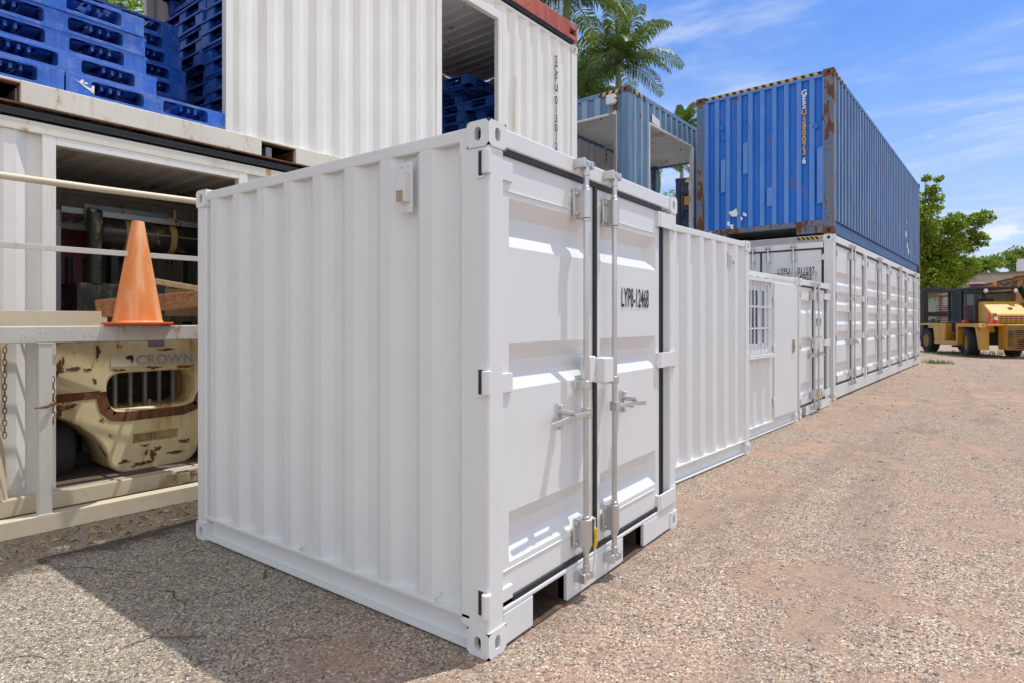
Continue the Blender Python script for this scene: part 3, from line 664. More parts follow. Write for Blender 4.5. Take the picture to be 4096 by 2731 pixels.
# ---- fourth: seven-foot store with doors towards the yard
C4W, C4L, C4H = 2.1, 1.885, 2.03
y4 = 3.5; a = R(y4); r = empty('shipping_container', (-1.869, 9.525, 0), 'short white double-door container just in front of the blue and white stack', 'container', y4, WG)
F = faces(C4W, C4L); E_, S_ = F['E'][0], F['S'][0]
body(r, C4W, C4L, C4H, 'white', 'white', tr=.07, faces_open=('E',), postw={0: (-.12, 0, 0, .06), 1: (-.12, -.03, C4L - .075, C4L)})
for k in 'SWN': wall(r, F[k][0], .1, F[k][1] - .1, .15, C4H - .06, ['white'])
m = M(); m.tb(E_, .05, C4L - .07, .0, .07, 1.93, C4H - .012); m.build('header', 'white', r, bevel=.006)
m = M()
for q, b in ((.06, .14), (.36, .98), (1.2, C4L - .07)): m.tb(E_, q, b, .0, .06, .012, .15)
m.tb(E_, .06, C4L - .07, .012, .06, .14, .16); m.build('door_sill', 'white', r)
for q, b in ((.14, .36), (.98, 1.2)):
    m = M(); m.tb(E_, q, b, .0, .5, 0, .008); m.tb(E_, q, b, .5, .51, 0, .15); m.tb(E_, q, b, .06, .5, .13, .14); m.build('fork_pocket', 'pocket', r)
dl = doors(r, E_, .07, 1.50, .185, 1.905, 'white', [(.33, .50), (.98, 1.17), (1.52, 1.72)], (1.80, 1.06, .25), rods=(.125,), zb=.10, zt=1.975, zg=(.55,), zh=.42, tags=(True, True), post=(-.02, .31))
lock_box(r, E_, .70, .87, 1.0, 1.14, .785, 'white', False)
m = M(); m.tb(E_, 1.52, C4L - .07, .055, .065, .16, 1.93); m.build('door_jamb', 'galvd', r)
m = M(); m.tb(E_, 1.53, 1.575, .02, .05, .17, 1.93); m.build('jamb_seal', 'rubber', r)
text(dl[1], 'lettering', [('LYP7-10498', .96, 1.33)], 'blk', E_, .115, sx=.42, bold=.01, d=.012)

# ---- fifth: forty-foot high cube with four door pairs along the side
C5W, C5L, C5H = 2.50, 12.19, 2.955
y5 = 3.4
r = empty('shipping_container', (-1.806, 12.06, 0), 'long white container with four pairs of side doors under the blue container', 'container', y5, WG)
F = faces(C5W, C5L); E_, S_ = F['E'][0], F['S'][0]
body(r, C5W, C5L, C5H, 'white2', 'white2', tr=.14, faces_open=('E', 'S'), ca=.17, ch=.118, pw=.16, rail_d=.0)
for k in 'WN': wall(r, F[k][0], .15, F[k][1] - .15, .15, C5H - .10, ['white2'])
m = M(); m.tb(E_, .16, C5L - .16, .0, .07, .03, .255); m.build('side_sill', 'white2', r, bevel=.008)
gr = [(.42, .66), (.98, 1.22), (1.34, 1.58), (1.70, 1.94), (2.06, 2.30)]
for (sa, sb) in ((.24, 2.62), (3.17, 5.76), (6.33, 8.88), (9.55, 12.0)):
    doors(r, E_, sa, sb, .30, 2.77, 'white2', gr, (2.62, 1.86, 1.10, .38), rods=(.14,), zb=.21, zt=2.85, zg=(.62, .30), zh=.285, post=(-.04, .12), hh=.11)
    lock_box(r, E_, (sa + sb) / 2 - .10, (sa + sb) / 2 + .10, 1.42, 1.58, (sa + sb) / 2, 'white2', False)
for q in (2.90, 6.04, 9.22):
    m = M(); m.tb(E_, q - .14, q + .14, -.004, .08, .25, 2.82); m.tb(E_, q - .10, q + .02, -.03, -.004, .25, 2.82); m.build('door_mullion', 'white2', r, bevel=.008)
M().tb(S_, .17, C5W - .17, .0, .08, 2.72, C5H - .012).build('end_header', 'white2', r, bevel=.006); M().tb(S_, .16, C5W - .16, .0, .08, .03, .24).build('end_sill', 'white2', r, bevel=.006)
dl = doors(r, S_, .20, C5W - .20, .28, 2.69, 'white2', gr, (2.55, 1.86, 1.10, .4), rods=(.14, .585), zb=.2, zt=2.77, zg=(.62, .32), zh=.30, post=(-.04, .12))
TS = lambda s, d, z: (s, d, z)
text(dl[0], 'lettering', [('LYPU', -.955, 2.272), ('011597', -.605, 2.270), ('1', -.172, 2.273), ('45G3', -.575, 2.145)], 'blk', TS, .112, sx=.58, bold=.012, d=.012, spacing=1.05, box=[(-.195, -.115, 2.252, 2.402, .007)])
m = M()
for i in range(5):
    x = -.20 - i * .075; m.m = 0
    m.prism([(x, 2.875), (x - .03, 2.875), (x - .075, 2.93), (x - .045, 2.93)], TS, -.003, .002)
    m.m = 1; m.prism([(x - .031, 2.875), (x - .075, 2.875), (x - .12, 2.93), (x - .076, 2.93)], TS, -.003, .002)
m.build('hazard_stripe', ['yel', 'blk'], r)

# ---- the blue forty-foot container on top
BW, BL, BH = 2.52, 12.19, 2.945
r = empty('shipping_container', (-1.806, 12.06, 2.957), 'big blue container marked GESU 580073 6 on top of the long white one', 'container', y5)
F = faces(BW, BL); E_, S_ = F['E'][0], F['S'][0]
body(r, BW, BL, BH, ('blueside', 'rustblue'), 'rust', tr=.09, br=.26, ca=.17, ch=.125, pw=.16, castmats=['rust', 'dark'], faces_open=('S',), floor=True)
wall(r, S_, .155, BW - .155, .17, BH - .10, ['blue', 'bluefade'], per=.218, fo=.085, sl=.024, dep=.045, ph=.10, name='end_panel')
wall(r, E_, .15, BL - .15, .25, BH - .07, ['blueside', 'blueflat_lit'], per=.28, fo=.072, sl=.068, ph=.16)
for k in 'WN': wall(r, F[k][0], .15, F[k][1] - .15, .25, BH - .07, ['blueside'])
m = M(); m.tb(S_, .17, BW - .17, .0, .08, .16, .26); m.tb(S_, .16, .62, .01, .12, .03, .16); m.tb(S_, 1.9, BW - .16, .01, .12, .0, .16); m.build('end_sill', 'rustblue', r, bevel=.006)
m = M(); m.tb(S_, .17, BW - .17, .0, .08, BH - .12, BH - .02); m.build('end_header', 'bluefade', r)
m = M(); n = 31
for i in range(n):
    x = -.18 - i * (BW - .36) / n; st = (BW - .36) / n
    m.m = i % 2; m.prism([(x, BH - .075), (x - st, BH - .075), (x - st - .02, BH - .022), (x - .02, BH - .022)], TS, -.004, .002)
m.build('hazard_stripe', ['blk', 'yel'], r); m = M()
for i in range(7):
    m.m = i % 2; m.prism([(.2 + i * .11, BH - .065), (.31 + i * .11, BH - .065), (.34 + i * .11, BH - .02), (.23 + i * .11, BH - .02)], E_, -.003, .002)
m.build('hazard_stripe', ['blk', 'yel'], r)
SH = [('GESU'[i], -.487, 2.553 - i * .1165, 0 if i < 3 else 1) for i in range(4)] + [('580073'[i], -.487, 2.063 - i * .1165, 1) for i in range(6)] + [('6', -.487, 1.317, 0)]
text(r, 'lettering', SH, ['wht', 'orgtxt'], TS, .104, sx=.86, bold=.03, vertical=True, d=.004)
rr = random.Random(3)   # torn remains of stickers
for (px_, pz, q) in ((-1.77, .55, .15), (-1.55, .50, .07), (-1.86, .36, .06), (-1.80, .30, .09), (-1.62, .43, .04), (-2.24, .20, .07)):
    pl = []
    for k in range(6):
        an = k * math.pi / 3 + rr.uniform(-.3, .3); ra = q * rr.uniform(.35, 1.0); pl.append((px_ + ra * math.cos(an) * .8, pz + ra * math.sin(an)))
    M().prism(pl, TS, -.002, .004).build('sticker_remnant', 'wht', r)
for (s, z, q) in ((9.0, .9, .2), (9.3, .6, .18), (9.1, 1.3, .12), (9.5, .45, .2)):
    M().prism([(s - q * .4, z), (s + q * .3, z - q * .2), (s + q * .5, z + q * .5), (s - q * .2, z + q * .8)], E_, -.002, .004).build('sticker_remnant', 'wht', r)
for (px_, za, zb_) in ((-1.98, .98, 1.62), (-1.545, 1.28, 1.88), (-1.10, .60, .95), (-.225, .55, 1.55)):
    M().prism([(px_ - .044, za), (px_ + .044, za + .02), (px_ + .044, zb_ + .03), (px_ - .044, zb_)], TS, .004, .0065).build('paint_patch', 'ghostblue', r)
for (px_, pz, q) in ((-2.0, 2.27, .048), (-1.975, 2.06, .045), (-1.55, 2.33, .03), (-1.5, 2.18, .02), (-1.05, 2.03, .024), (-.30, 1.96, .05), (-.75, 1.2, .02)):
    M().cyl(TS(px_, .0025, pz), TS(px_, .0065, pz), q, 14).build('paint_spot', 'blue', r)

# ---- grey blue container with cut-out sides, behind the row
GW, GL, GH = 2.44, 6.06, 2.93
yg = 2.6
r = empty('shipping_container', (-5.09, 10.66, 2.975), 'grey-blue cut-out container with big openings, behind the white row', 'container', yg)
F = faces(GW, GL); E_, S_ = F['E'][0], F['S'][0]
body(r, GW, GL, GH, ('greyblue', 'greyblue'), 'greyblue', tr=.10, br=.16, ca=.17, ch=.12, pw=.16, castmats=['rustblue', 'dark'], roof='roofin')
wall(r, E_, .15, GL - .15, .15, GH - .08, ['greyblue', 'greybluef'], openings=[(.90, 3.02, .16, 2.405)], ph=.26)
wall(r, S_, .15, GW - .15, .15, GH - .08, ['greyblue', 'greybluef'], openings=[(.30, GW - .25, .16, 2.47)], per=.30, fo=.13, sl=.03, ph=.03, name='end_panel')
wall(r, F['W'][0], .15, GL - .15, .15, GH - .08, ['inner'], openings=[(1.75, 5.8, .16, 2.30)])
m = M()
for q in ((.86, .90, .16, 2.42), (3.02, 3.12, .16, 2.42), (.90, 3.02, 2.405, 2.44)): m.tb(E_, q[0], q[1], -.006, .06, q[2], q[3])
for q in ((.27, .31, .16, 2.50), (GW - .28, GW - .24, .16, 2.47), (.31, GW - .28, 2.44, 2.475)): m.tb(S_, q[0], q[1], -.006, .06, q[2], q[3])
T = F['W'][0]
for q in ((1.70, 1.78, .16, 2.3), (5.75, 5.83, .16, 2.3)): m.tb(T, q[0], q[1], -.006, .08, q[2], q[3])
m.tb(T, 1.7, 5.83, -.006, .08, 2.26, 2.40)
m.build('opening_frame', 'inner', r)
for q in (1.1, 3.1): M().box((-GW + .1, q, GH - .12), (-.1, q + .05, GH - .06)).build('ceiling_beam', 'roofin', r)
m = M(); m.tb(S_, .275, .30, -.010, .0, .3, 2.42)
for z, q in ((2.5, .05), (2.58, .03), (2.66, .02)): m.tb(S_, .26 - q * .3, .30 + q * .5, -.009, .0, z, z + .1)
m.build('torn_edge', 'rust', r)
m = M()
for i in range(7):
    x = -.17 - i * .07; m.m = i % 2; m.prism([(x, GH - .10), (x - .07, GH - .10), (x - .035, GH - .03), (x + .035, GH - .03)], TS, -.003, .002)
m.build('hazard_stripe', ['blk', 'yel'], r); m = M()
for i in range(5): m.m = i % 2; m.prism([(.2 + i * .1, GH - .09), (.3 + i * .1, GH - .09), (.27 + i * .1, GH - .03), (.17 + i * .1, GH - .03)], E_, -.003, .002)
m.build('hazard_stripe', ['blk', 'yel'], r)
m = M(); m.tb(S_, .27, .44, -.10, .0, 2.62, 2.80); m.tb(S_, .24, .27, -.075, -.02, 2.64, 2.69); m.tb(S_, .24, .27, -.075, -.02, 2.73, 2.78); m.build('junction_box', 'white2', r, bevel=.008)
m = M(); m.tb(S_, .36, .42, -.012, .0, 2.38, 2.62); m.build('bracket_plate', 'galvd', r)
m = M(); m.prism([(1.0, 2.47), (1.35, 2.44), (1.35, 2.58), (1.22, 2.60), (1.0, 2.64)], E_, -.002, .004); m.build('paint_patch', 'wht', r)
# what it stands on
r = empty('shipping_container', (-5.09, 10.66, 0), 'faded grey-blue container holding up the cut-out one', 'container', yg)
F = faces(GW, GL); body(r, GW, GL, 2.90, ('greyblue', 'greyblue'), 'greyblue', tr=.10, br=.16, ca=.17, ch=.12, pw=.16)
for k in 'ESWN': wall(r, F[k][0], .15, F[k][1] - .15, .15, 2.82, ['greyblue', 'greybluef'])

# ---- dark navy container seen through the openings
for zb_, lab in ((2.95, 'dark navy container with an orange sticker, seen through the cut-out container'), (0, 'dark navy container under the one with the orange sticker')):
    r = empty('shipping_container', (-4.75, 18.3, zb_), lab, 'container', 2.6)
    F = faces(2.44, 6.06); S_ = F['S'][0]
    body(r, 2.44, 6.06, 2.9, 'navy', 'navy', tr=.10, br=.16, ca=.17, ch=.12, pw=.14, faces_open=('S',))
    for k in 'EWN': wall(r, F[k][0], .13, F[k][1] - .13, .15, 2.82, ['navy'])
    M().tb(S_, .15, 2.29, .0, .08, 2.7, 2.88).build('end_header', 'navy', r); M().tb(S_, .15, 2.29, 0, .08, .03, .22).build('end_sill', 'navy', r)
    dl = doors(r, S_, .18, 2.26, .25, 2.67, 'navy', [(.4, .7), (1.0, 1.3), (1.6, 1.9), (2.1, 2.4)], (2.4, 1.7, .9, .4), rods=(.28, .75), zb=.18, zt=2.74)
    if zb_:
        m = M(); m.tb(TS, -2.15, -1.45, .006, .012, 2.05, 2.30); st = m.build('warning_sticker', 'orgtxt', dl[1])
        text(st, 'lettering', [('EACH REAR DOOR', -2.12, 2.20), ('OF SWINGING ETC', -2.12, 2.09)], 'blk', TS, .07, sx=.62, d=.004)
        m = M(); m.prism([(-2.05, 1.02), (-1.75, 1.02), (-1.90, .72)], TS, .006, .012); m.build('triangle_sticker', 'wht', dl[1])
        m = M()
        for i in range(8): x = -2.24 + i * .10; m.m = i % 2; m.prism([(x, 2.74), (x + .1, 2.74), (x + .16, 2.85), (x + .06, 2.85)], TS, -.003, .002)
        m.build('hazard_stripe', ['blk', 'yel'], r)
# ------------------------------------------------------------------ left row: two long white store containers, frame s = distance from the right end
YL = 2.6; aL = R(YL); dL = (math.sin(aL), math.cos(aL)); PL = (-5.116, 8.776); LL = 12.19; LW = 2.44
org = (PL[0] - LL * dL[0], PL[1] - LL * dL[1])
def LP(s, d, z=0):
    """world point on the left row: s along the row from its right end (negative = towards the camera), d metres behind its face"""
    return Vector((PL[0] + s * dL[0] - d * dL[1], PL[1] + s * dL[1] + d * dL[0], z))
# lower
r = empty('shipping_container', (org[0], org[1], 0), 'lower white container with a forklift parked behind its cut-out side', 'container', YL)
F = faces(LW, LL); E_, S_ = F['E'][0], F['S'][0]
q = lambda s: LL + s
body(r, LW, LL, 2.885, 'cream', 'cream', tr=.09, br=.15, ca=.17, ch=.12, pw=.16, roof='roofin', fm='plyfloor')
wall(r, E_, .15, LL - .15, .14, 2.80, ['cream'], openings=[(q(-7.20), q(-5.68), .15, 2.80)], ph=q(-7.20) - .275 + .03, per=.275)
for k in 'SWN': wall(r, F[k][0], .15, F[k][1] - .15, .15, 2.82, ['inner'])
m = M()
m.tb(E_, q(-7.225), q(-7.140), -.006, .07, .15, 2.80); m.tb(E_, q(-5.745), q(-5.66), -.006, .07, .15, 2.80); m.tb(E_, q(-7.140), q(-5.745), -.005, .07, 2.725, 2.80)
m.build('opening_frame', 'cream', r, bevel=.004)
M().tb(E_, .10, LL - .1, -.010, .02, 2.785, 2.87).build('side_rail', 'creamrail', r, bevel=.006)
# upper
UZ = 2.975; UH = 2.965
r = empty('shipping_container', (org[0], org[1], UZ), 'upper white container marked SCFU 013012 0, stacked with blue pallets', 'container', YL)
body(r, LW, LL, UH, 'cream', 'creamrail', tr=.06, br=.17, ca=.17, ch=.12, pw=.16, roof='roofin', faces_open=('E',))
wall(r, E_, .15, LL - .12, .17, UH - .05, ['cream'], openings=[(q(-9.6), q(-5.83), .165, 2.78), (q(-3.22), q(-1.95), .165, 2.70)], ph=q(-5.46) , per=.273)
for k in 'SN': wall(r, F[k][0], .15, F[k][1] - .15, .15, UH - .08, ['inner'])
wall(r, F['W'][0], .15, LL - .15, .15, UH - .08, ['inner'], openings=[(q(-9.3), q(-5.62), .17, 2.72)])
m = M()
for a, b, z0, z1 in ((-3.22, -3.13, .17, 2.70), (-2.03, -1.945, .17, 2.72)): m.tb(E_, q(a), q(b), -.006, .07, z0, z1)
m.tb(E_, q(-3.22), q(-1.945), -.005, .07, 2.665, 2.78); m.build('opening_frame', 'cream', r, bevel=.004)
m = M(); m.tb(E_, q(-5.865), q(-5.80), -.006, .07, .17, 2.80); m.tb(E_, q(-9.6), q(-5.80), -.005, .07, 2.75, 2.85)
m.build('opening_frame', 'cream', r, bevel=.004)
M().tb(F['W'][0], q(-5.66), q(-5.58), -.006, .08, .17, 2.75).build('opening_frame', 'inner', r)
m = M(); edges = [0.17] ; pk = [(q(-7.75), q(-7.352)), (q(-5.525), q(-5.165))]
x = .15
for a, b in pk: m.tb(E_, x, a, -.012, .05, .008, .172); x = b
m.tb(E_, x, LL - .15, -.012, .05, .008, .172)
for a, b in pk: m.tb(E_, a, b, -.010, .05, .150, .170)
m.build('bottom_side_rail', 'creamrail', r, bevel=.006)
for a, b in pk:
    m = M(); m.tb(E_, a, b, -.012, 1.2, -.002, .010); m.tb(E_, a, b, .0, 1.2, .14, .148); m.tb(E_, b - .008, b, .03, 1.2, .01, .14); m.tb(E_, a, a + .008, .03, 1.2, .01, .14); m.tb(E_, a, b, 1.2, 1.21, .01, .14)
    m.build('fork_pocket', 'rust', r)
for i in range(24): M().tb(E_, .5 + i * .48, .56 + i * .48, .05, LW - .05, .01, .12).build('cross_member', 'galvd', r)
m = M(); m.tb(E_, .17, LL - .17, -.008, .0, -.004, .010); m.build('rail_lip', 'rust', r)
for s_ in (-.45,): pass
TX = text(r, 'lettering', [('SCFU', q(-.615), 2.50), ('013012', q(-.615), 1.86), ('0', q(-.615), .96)], 'blk', E_, .125, sx=.80, bold=.018, vertical=True, d=-.003, gap=1.17, box=[(q(-.675), q(-.555), .935, 1.115, .007)])
m = M(); m.tb(E_, q(-1.66), q(-1.60), .004, .007, .17, 2.0); m.build('stain', 'creamrail', r)
# black rubber strips on both top edges
for nm, z0, z1, x0, x1, lab in (('rubber_strip', 2.888, 2.938, .3, LL - .2, 'black ribbed rubber strip along the top of the lower white container'), ('rubber_strip', UZ + UH + .004, UZ + UH + .062, .3, LL - .13, 'black rubber strip under the red steel frame')):
    m = M(); T = lambda s, d, z: tuple(LP(s - LL, d, z)); h = (z1 - z0)
    m.tb(T, x0, x1, -.018, .03, z0, z1)
    for k in range(3): m.tb(T, x0, x1, -.022, -.018, z0 + h * (.40 + .2 * k), z0 + h * (.48 + .2 * k))
    o = m.build(nm, 'rubber'); tag(o, lab, 'rubber strip')
    m = M()
    for k in range(int((x1 - x0) / .42)): s = x0 + .1 + k * .42; m.cyl(T(s, -.016, z0 + h * .28), T(s, -.0235, z0 + h * .28), .010, 8)
    for k in range(1): m.build('bolt_holes', 'dark', o)
# red steel flat rack on top, only its rail end shows
r = empty('flat_rack', (org[0], org[1], UZ + UH + .064), 'weathered red steel rack on top of the upper white container', 'steel rack', YL)
m = M(); m.tb(E_, 1.0, LL - .30, -.012, .14, .0, .28); m.tb(E_, LL - .30, LL - .015, -.012, .14, .0, .085); m.tb(E_, LL - .30, LL - .015, -.012, .14, .185, .28)
m.tb(E_, LL - .30, LL - .235, -.0115, .14, .085, .185); m.tb(E_, LL - .06, LL - .015, -.0115, .14, .085, .185); m.tb(E_, LL - .235, LL - .06, .10, .14, .085, .185)
m.build('side_beam', 'red', r, bevel=.012)
m = M(); m.tb(E_, 1.0, LL - .1, -.024, -.012, .0, .018); m.build('rail_lip', 'red', r)
m = M(); m.tb(E_, 1.0, LL - .2, .14, LW, .18, .22); m.build('deck', 'red', r)
M().tb(E_, 1.0, LL - .02, LW - .14, LW, .0, .28).build('side_beam', 'red', r)

# ------------------------------------------------------------------ blue plastic pallets
PWD, PLN, PHT = 1.10, 1.22, .152
def pallet_mesh():
    mm = M(); hx, hy = PWD / 2, PLN / 2
    mm.m = 0
    # top deck boards and bottom runners
    n = 9
    for i in range(n):
        y = -hy + .03 + (2 * hy - .06) * i / (n - 1)
        mm.box((-hx + .012, y - .045, PHT - .022), (hx - .012, y + .045, PHT - .003))
    for x in (-hx + .075, 0, hx - .075): mm.box((x - .07, -hy + .01, .002), (x + .07, hy - .01, .016))
    for y in (-hy + .075, 0, hy - .075): mm.box((-hx + .01, y - .07, .004), (hx - .01, y + .07, .018))
    for x in (-.25, .25):
        for k in (-.05, .05): mm.box((x + k - .012, -hy + .05, PHT - .05), (x + k + .012, hy - .05, PHT - .022))
    for y in (-.3, .3):
        for k in (-.06, .0, .06): mm.box((-hx + .05, y + k - .010, PHT - .06), (hx - .05, y + k + .010, PHT - .022))
    # side frames with two rounded windows each
    def frame(Tm, half):
        a0, a1 = -half, half; bl = .165; mid = .075; z0, z1 = .024, PHT - .022; rr = .022
        wins = [(-half + bl, -mid), (mid, half - bl)]
        xs = [-half, -half + bl, -mid, mid, half - bl, half]
        for a, b in ((xs[0], xs[1]), (xs[2], xs[3]), (xs[4], xs[5])): mm.tb(Tm, a, b, 0, .15, 0, PHT)
        for a, b in wins:
            mm.tb(Tm, a, b, .0, .045, z1, PHT); mm.tb(Tm, a, b, .0, .045, 0, z0)
            for (ca_, cz_, sx_, sz_) in ((a, z0, 1, 1), (b, z0, -1, 1), (b, z1, -1, -1), (a, z1, 1, -1)):
                pl = [(ca_, cz_)] + [(ca_ + sx_ * rr * (1 - math.sin(t_)), cz_ + sz_ * rr * (1 - math.cos(t_))) for t_ in (0, .52, 1.05, math.pi / 2)]
                mm.prism(pl, Tm, 0.0, .045)
    frame(lambda s, d, z: (hx - d, s, z), hy - .0); frame(lambda s, d, z: (-hx + d, s, z), hy - .0)
    frame(lambda s, d, z: (s, hy - .002 - d, z), hx - .002); frame(lambda s, d, z: (s, -hy + .002 + d, z), hx - .002)
    mm.box((-.08, -.08, .016), (.08, .08, PHT - .022))
    return mm
pm = pallet_mesh().build('pallet', 'plastic', bevel=.006)
first = [pm]; PG = 'blue plastic pallets in the upper white container'
ORD = ['bottom', 'second', 'third', 'fourth', 'fifth', 'sixth', 'seventh', 'eighth', 'ninth', 'tenth', 'eleventh', 'twelfth', 'thirteenth', 'fourteenth', 'fifteenth', 'sixteenth', 'seventeenth']
prng = random.Random(11)
def pallet(s, d, z, yaw, label):
    """centre of the pallet s along the row, d behind the face"""
    if first: o = first.pop()
    else: o = pm.copy(); C.objects.link(o)
    o.location = LP(s, d, z); o.rotation_euler = (0, 0, R(-YL + yaw + prng.uniform(-.6, .6)))
    tag(o, label, 'pallet', PG); return o
FZ = UZ + .172
pallet(-6.462, .565, FZ, 0, 'blue pallet lying alone at the bottom front with white torn label, right of the opening')
p0 = first_pallet = C.objects['pallet'] if 'pallet' in C.objects else pm
pallet(-7.695, .565, FZ, 0, 'blue pallet at the bottom front left, its end butted against the labelled pallet')
for i in range(4):
    pallet((-7.05, -7.12, -7.13, -7.145, -7.14)[i], (.575, .59, .585, .57, .575)[i], FZ + (i + 1) * PHT, 0, f'blue pallet, {ORD[i]} of the sunlit stack bridging the two front pallets')
for i in range(9):
    pallet(-6.30 + (.02, .01, -.01, .0, .03, .02, -.02, -.05, -.06)[i], 1.83, FZ + i * PHT, 0, f'blue pallet, {ORD[i]} of the shaded stack behind the sunlit front stack')
rj = random.Random(5)
for i in range(17):
    pallet(-4.84 + rj.uniform(-.035, .035) + (.05 if i > 11 else 0), .78 + rj.uniform(-.03, .03), FZ + i * PHT, 3, f'blue pallet, {ORD[i]} of the tall stack against the right edge of the left opening')
for i in range(17):
    pallet(-4.80 + rj.uniform(-.04, .04) - (.08 if 6 < i < 12 else 0), 1.875 + rj.uniform(-.02, .02), FZ + i * PHT, 2, f'blue pallet, {ORD[i]} of the tall stack deepest in the left opening')
for i in range(13):
    pallet(-.72 + rj.uniform(-.02, .02), 1.93 + (.07 if i == 12 else 0), FZ + i * PHT, 4, f'blue pallet, {ORD[i]} of the rear stack seen in the right-hand opening')
pallet(-.98, 1.60, FZ + 13 * PHT + .01, 4, 'blue pallet on top of the rear stack, nearly touching the ceiling of the right-hand opening')
for i in range(11):
    pallet(-.50 + rj.uniform(-.02, .02), .72 + rj.uniform(-.02, .02), FZ + i * PHT, 4, f'blue pallet, {ORD[i]} of the right stack seen in the right-hand opening')
pallet(-.66, .86, FZ + 11 * PHT, 4, 'blue pallet shifted left on top of the right stack in the right-hand opening')
# torn white label on the first pallet
m = M(); T = lambda s, d, z: (PWD / 2 - d, s, z)
m.prism([(-.56, .118), (-.52, .098), (-.44, .066), (-.425, .03), (-.46, .055), (-.50, .078)], T, -.002, .003)
m.prism([(-.53, .10), (-.505, .128), (-.495, .12), (-.505, .088)], T, -.003, .002); m.prism([(-.455, .062), (-.438, .10), (-.425, .096), (-.428, .04)], T, -.003, .002)
m.prism([(-.50, .105), (-.475, .112), (-.465, .10), (-.49, .095)], T, -.002, .002)
m.build('torn_label', 'wht', pm)

# ------------------------------------------------------------------ yard ramp in front of the left row
YR = 4.18; aR = R(YR); RO = (-4.949, 1.196)
rp = empty('yard_ramp', (RO[0], RO[1], 0), 'cream steel loading ramp with handrail in front of the lower white container', 'loading ramp', YR)
A, B = -1.9, 3.2
T = lambda s, d, z: (-d, s, z)
M().tb(T, A, B, .0, .06, 1.270, 1.378).build('deck_beam', 'rampg', rp, bevel=.006)
M().tb(T, A, B, .0, .10, .0, .120).build('lower_beam', 'ramp', rp, bevel=.006)
M().tb(T, A, B, .42, .50, .045, .165).build('inner_beam', 'ramp', rp, bevel=.006)
M().tb(T, A, B, .10, .42, .0, .02).build('bottom_plate', 'ramp', rp)
m = M(); m.tb(T, .200, .275, .004, .075, .116, 1.272); m.tb(T, .19, .285, .0, .08, .116, .124); m.tb(T, .19, .285, .0, .08, 1.262, 1.2705); m.build('post', 'rampg', rp, bevel=.005)
m = M(); m.tube([T(.075, .46, .16), T(.055, .46, .55), T(.03, .46, .78), T(.075, .46, 1.3)], .047, 4); m.build('bent_post', 'ramp', rp, bevel=.006)
M().tb(T, 2.2, 2.275, .004, .075, .12, 1.27).build('post', 'rampg', rp, bevel=.005)
M().tb(T, -1.4, -1.325, .004, .075, .12, 1.27).build('post', 'rampg', rp, bevel=.005)
m = M(); m.tube([T(A, .02, 2.342), T(.6, .02, 2.352), T(B, .02, 2.39)], .024, 14); m.build('handrail', 'ramp', rp, smooth=True)
m = M(); m.tb(T, A, B, .0, .012, 1.884, 1.922); m.build('mid_rail', 'rampg', rp, bevel=.002)
for s in (-1.8, 3.1):
    M().tb(T, s, s + .05, .0, .05, 1.37, 2.36).build('rail_post', 'ramp', rp)
# kick plate and mesh deck
M().tb(T, A, .68, .30, .312, 1.36, 1.485).build('kick_plate', 'ramp', rp, bevel=.002)
m = M()
for i in range(15): d = .07 + i * .045; m.tb(T, A, B, d, d + .010, 1.366, 1.374)
for i in range(9): s = A + i * .62; m.tb(T, s, s + .025, .061, .72, 1.358, 1.366)
m.build('deck_grating', 'rampg', rp)
for s, w_ in ((A, .75), (-.55, .5), (.62, .22), (1.3, .3), (2.0, 1.1)): M().tb(T, s, s + w_, .07, .70, 1.350, 1.357).build('deck_plate', 'ramp', rp)
# chain and shackle, pipe clamp with a hose
m = M()
for i in range(15):
    z = 1.215 - i * .042; c = T(.09, .39, z); al = i % 2
    pts = []
    for k in range(9):
        an = 2 * math.pi * k / 8; x, y = .010 * math.cos(an), .026 * math.sin(an)
        pts.append((c[0] + (x if al else 0), c[1] + (0 if al else x), c[2] + y))
    m.tube(pts, .0035, 5, False)
m.build('chain', 'rust', rp, smooth=True)
m = M()
for i in range(8):
    z = 1.02 - i * .040; c = T(.285, .03, z); al = i % 2; pts = []
    for k in range(9):
        an = 2 * math.pi * k / 8; x, y = .009 * math.cos(an), .025 * math.sin(an); pts.append((c[0] + (x if al else 0), c[1] + (0 if al else x), c[2] + y))
    m.tube(pts, .003, 5, False)
m.tube([T(.29, -.01, .87), T(.24, -.02, .845), T(.17, -.02, .84)], [.012, .010, .004], 6)
m.build('chain', 'rust', rp, smooth=True)
m = M(); m.tb(T, 1.135, 1.20, .395, .42, .085, .145); m.tb(T, 1.30, 1.36, .395, .42, .095, .155); m.lathe(T(1.25, .37, .12), [(.048, -.04), (.055, -.04), (.055, .04), (.048, .04)], 18)
m.cyl(T(1.165, .40, .115), T(1.165, .38, .115), .012, 8); m.cyl(T(1.335, .40, .125), T(1.335, .38, .125), .012, 8); m.build('pipe_clamp', 'brass', rp, bevel=.003)
m = M(); m.tube([T(1.31, .36, .12), T(1.36, .34, .125), T(1.41, .30, .08), T(1.43, .28, .03)], .012, 8); m.build('hose', 'pink', rp, smooth=True)
text(rp, 'lettering', [('NoT', .105, 1.302), ('To', .34, 1.308), ('BE TIED W', .44, 1.312)], 'scratch', T, .046, sx=.95, d=-.0015, spacing=1.2)
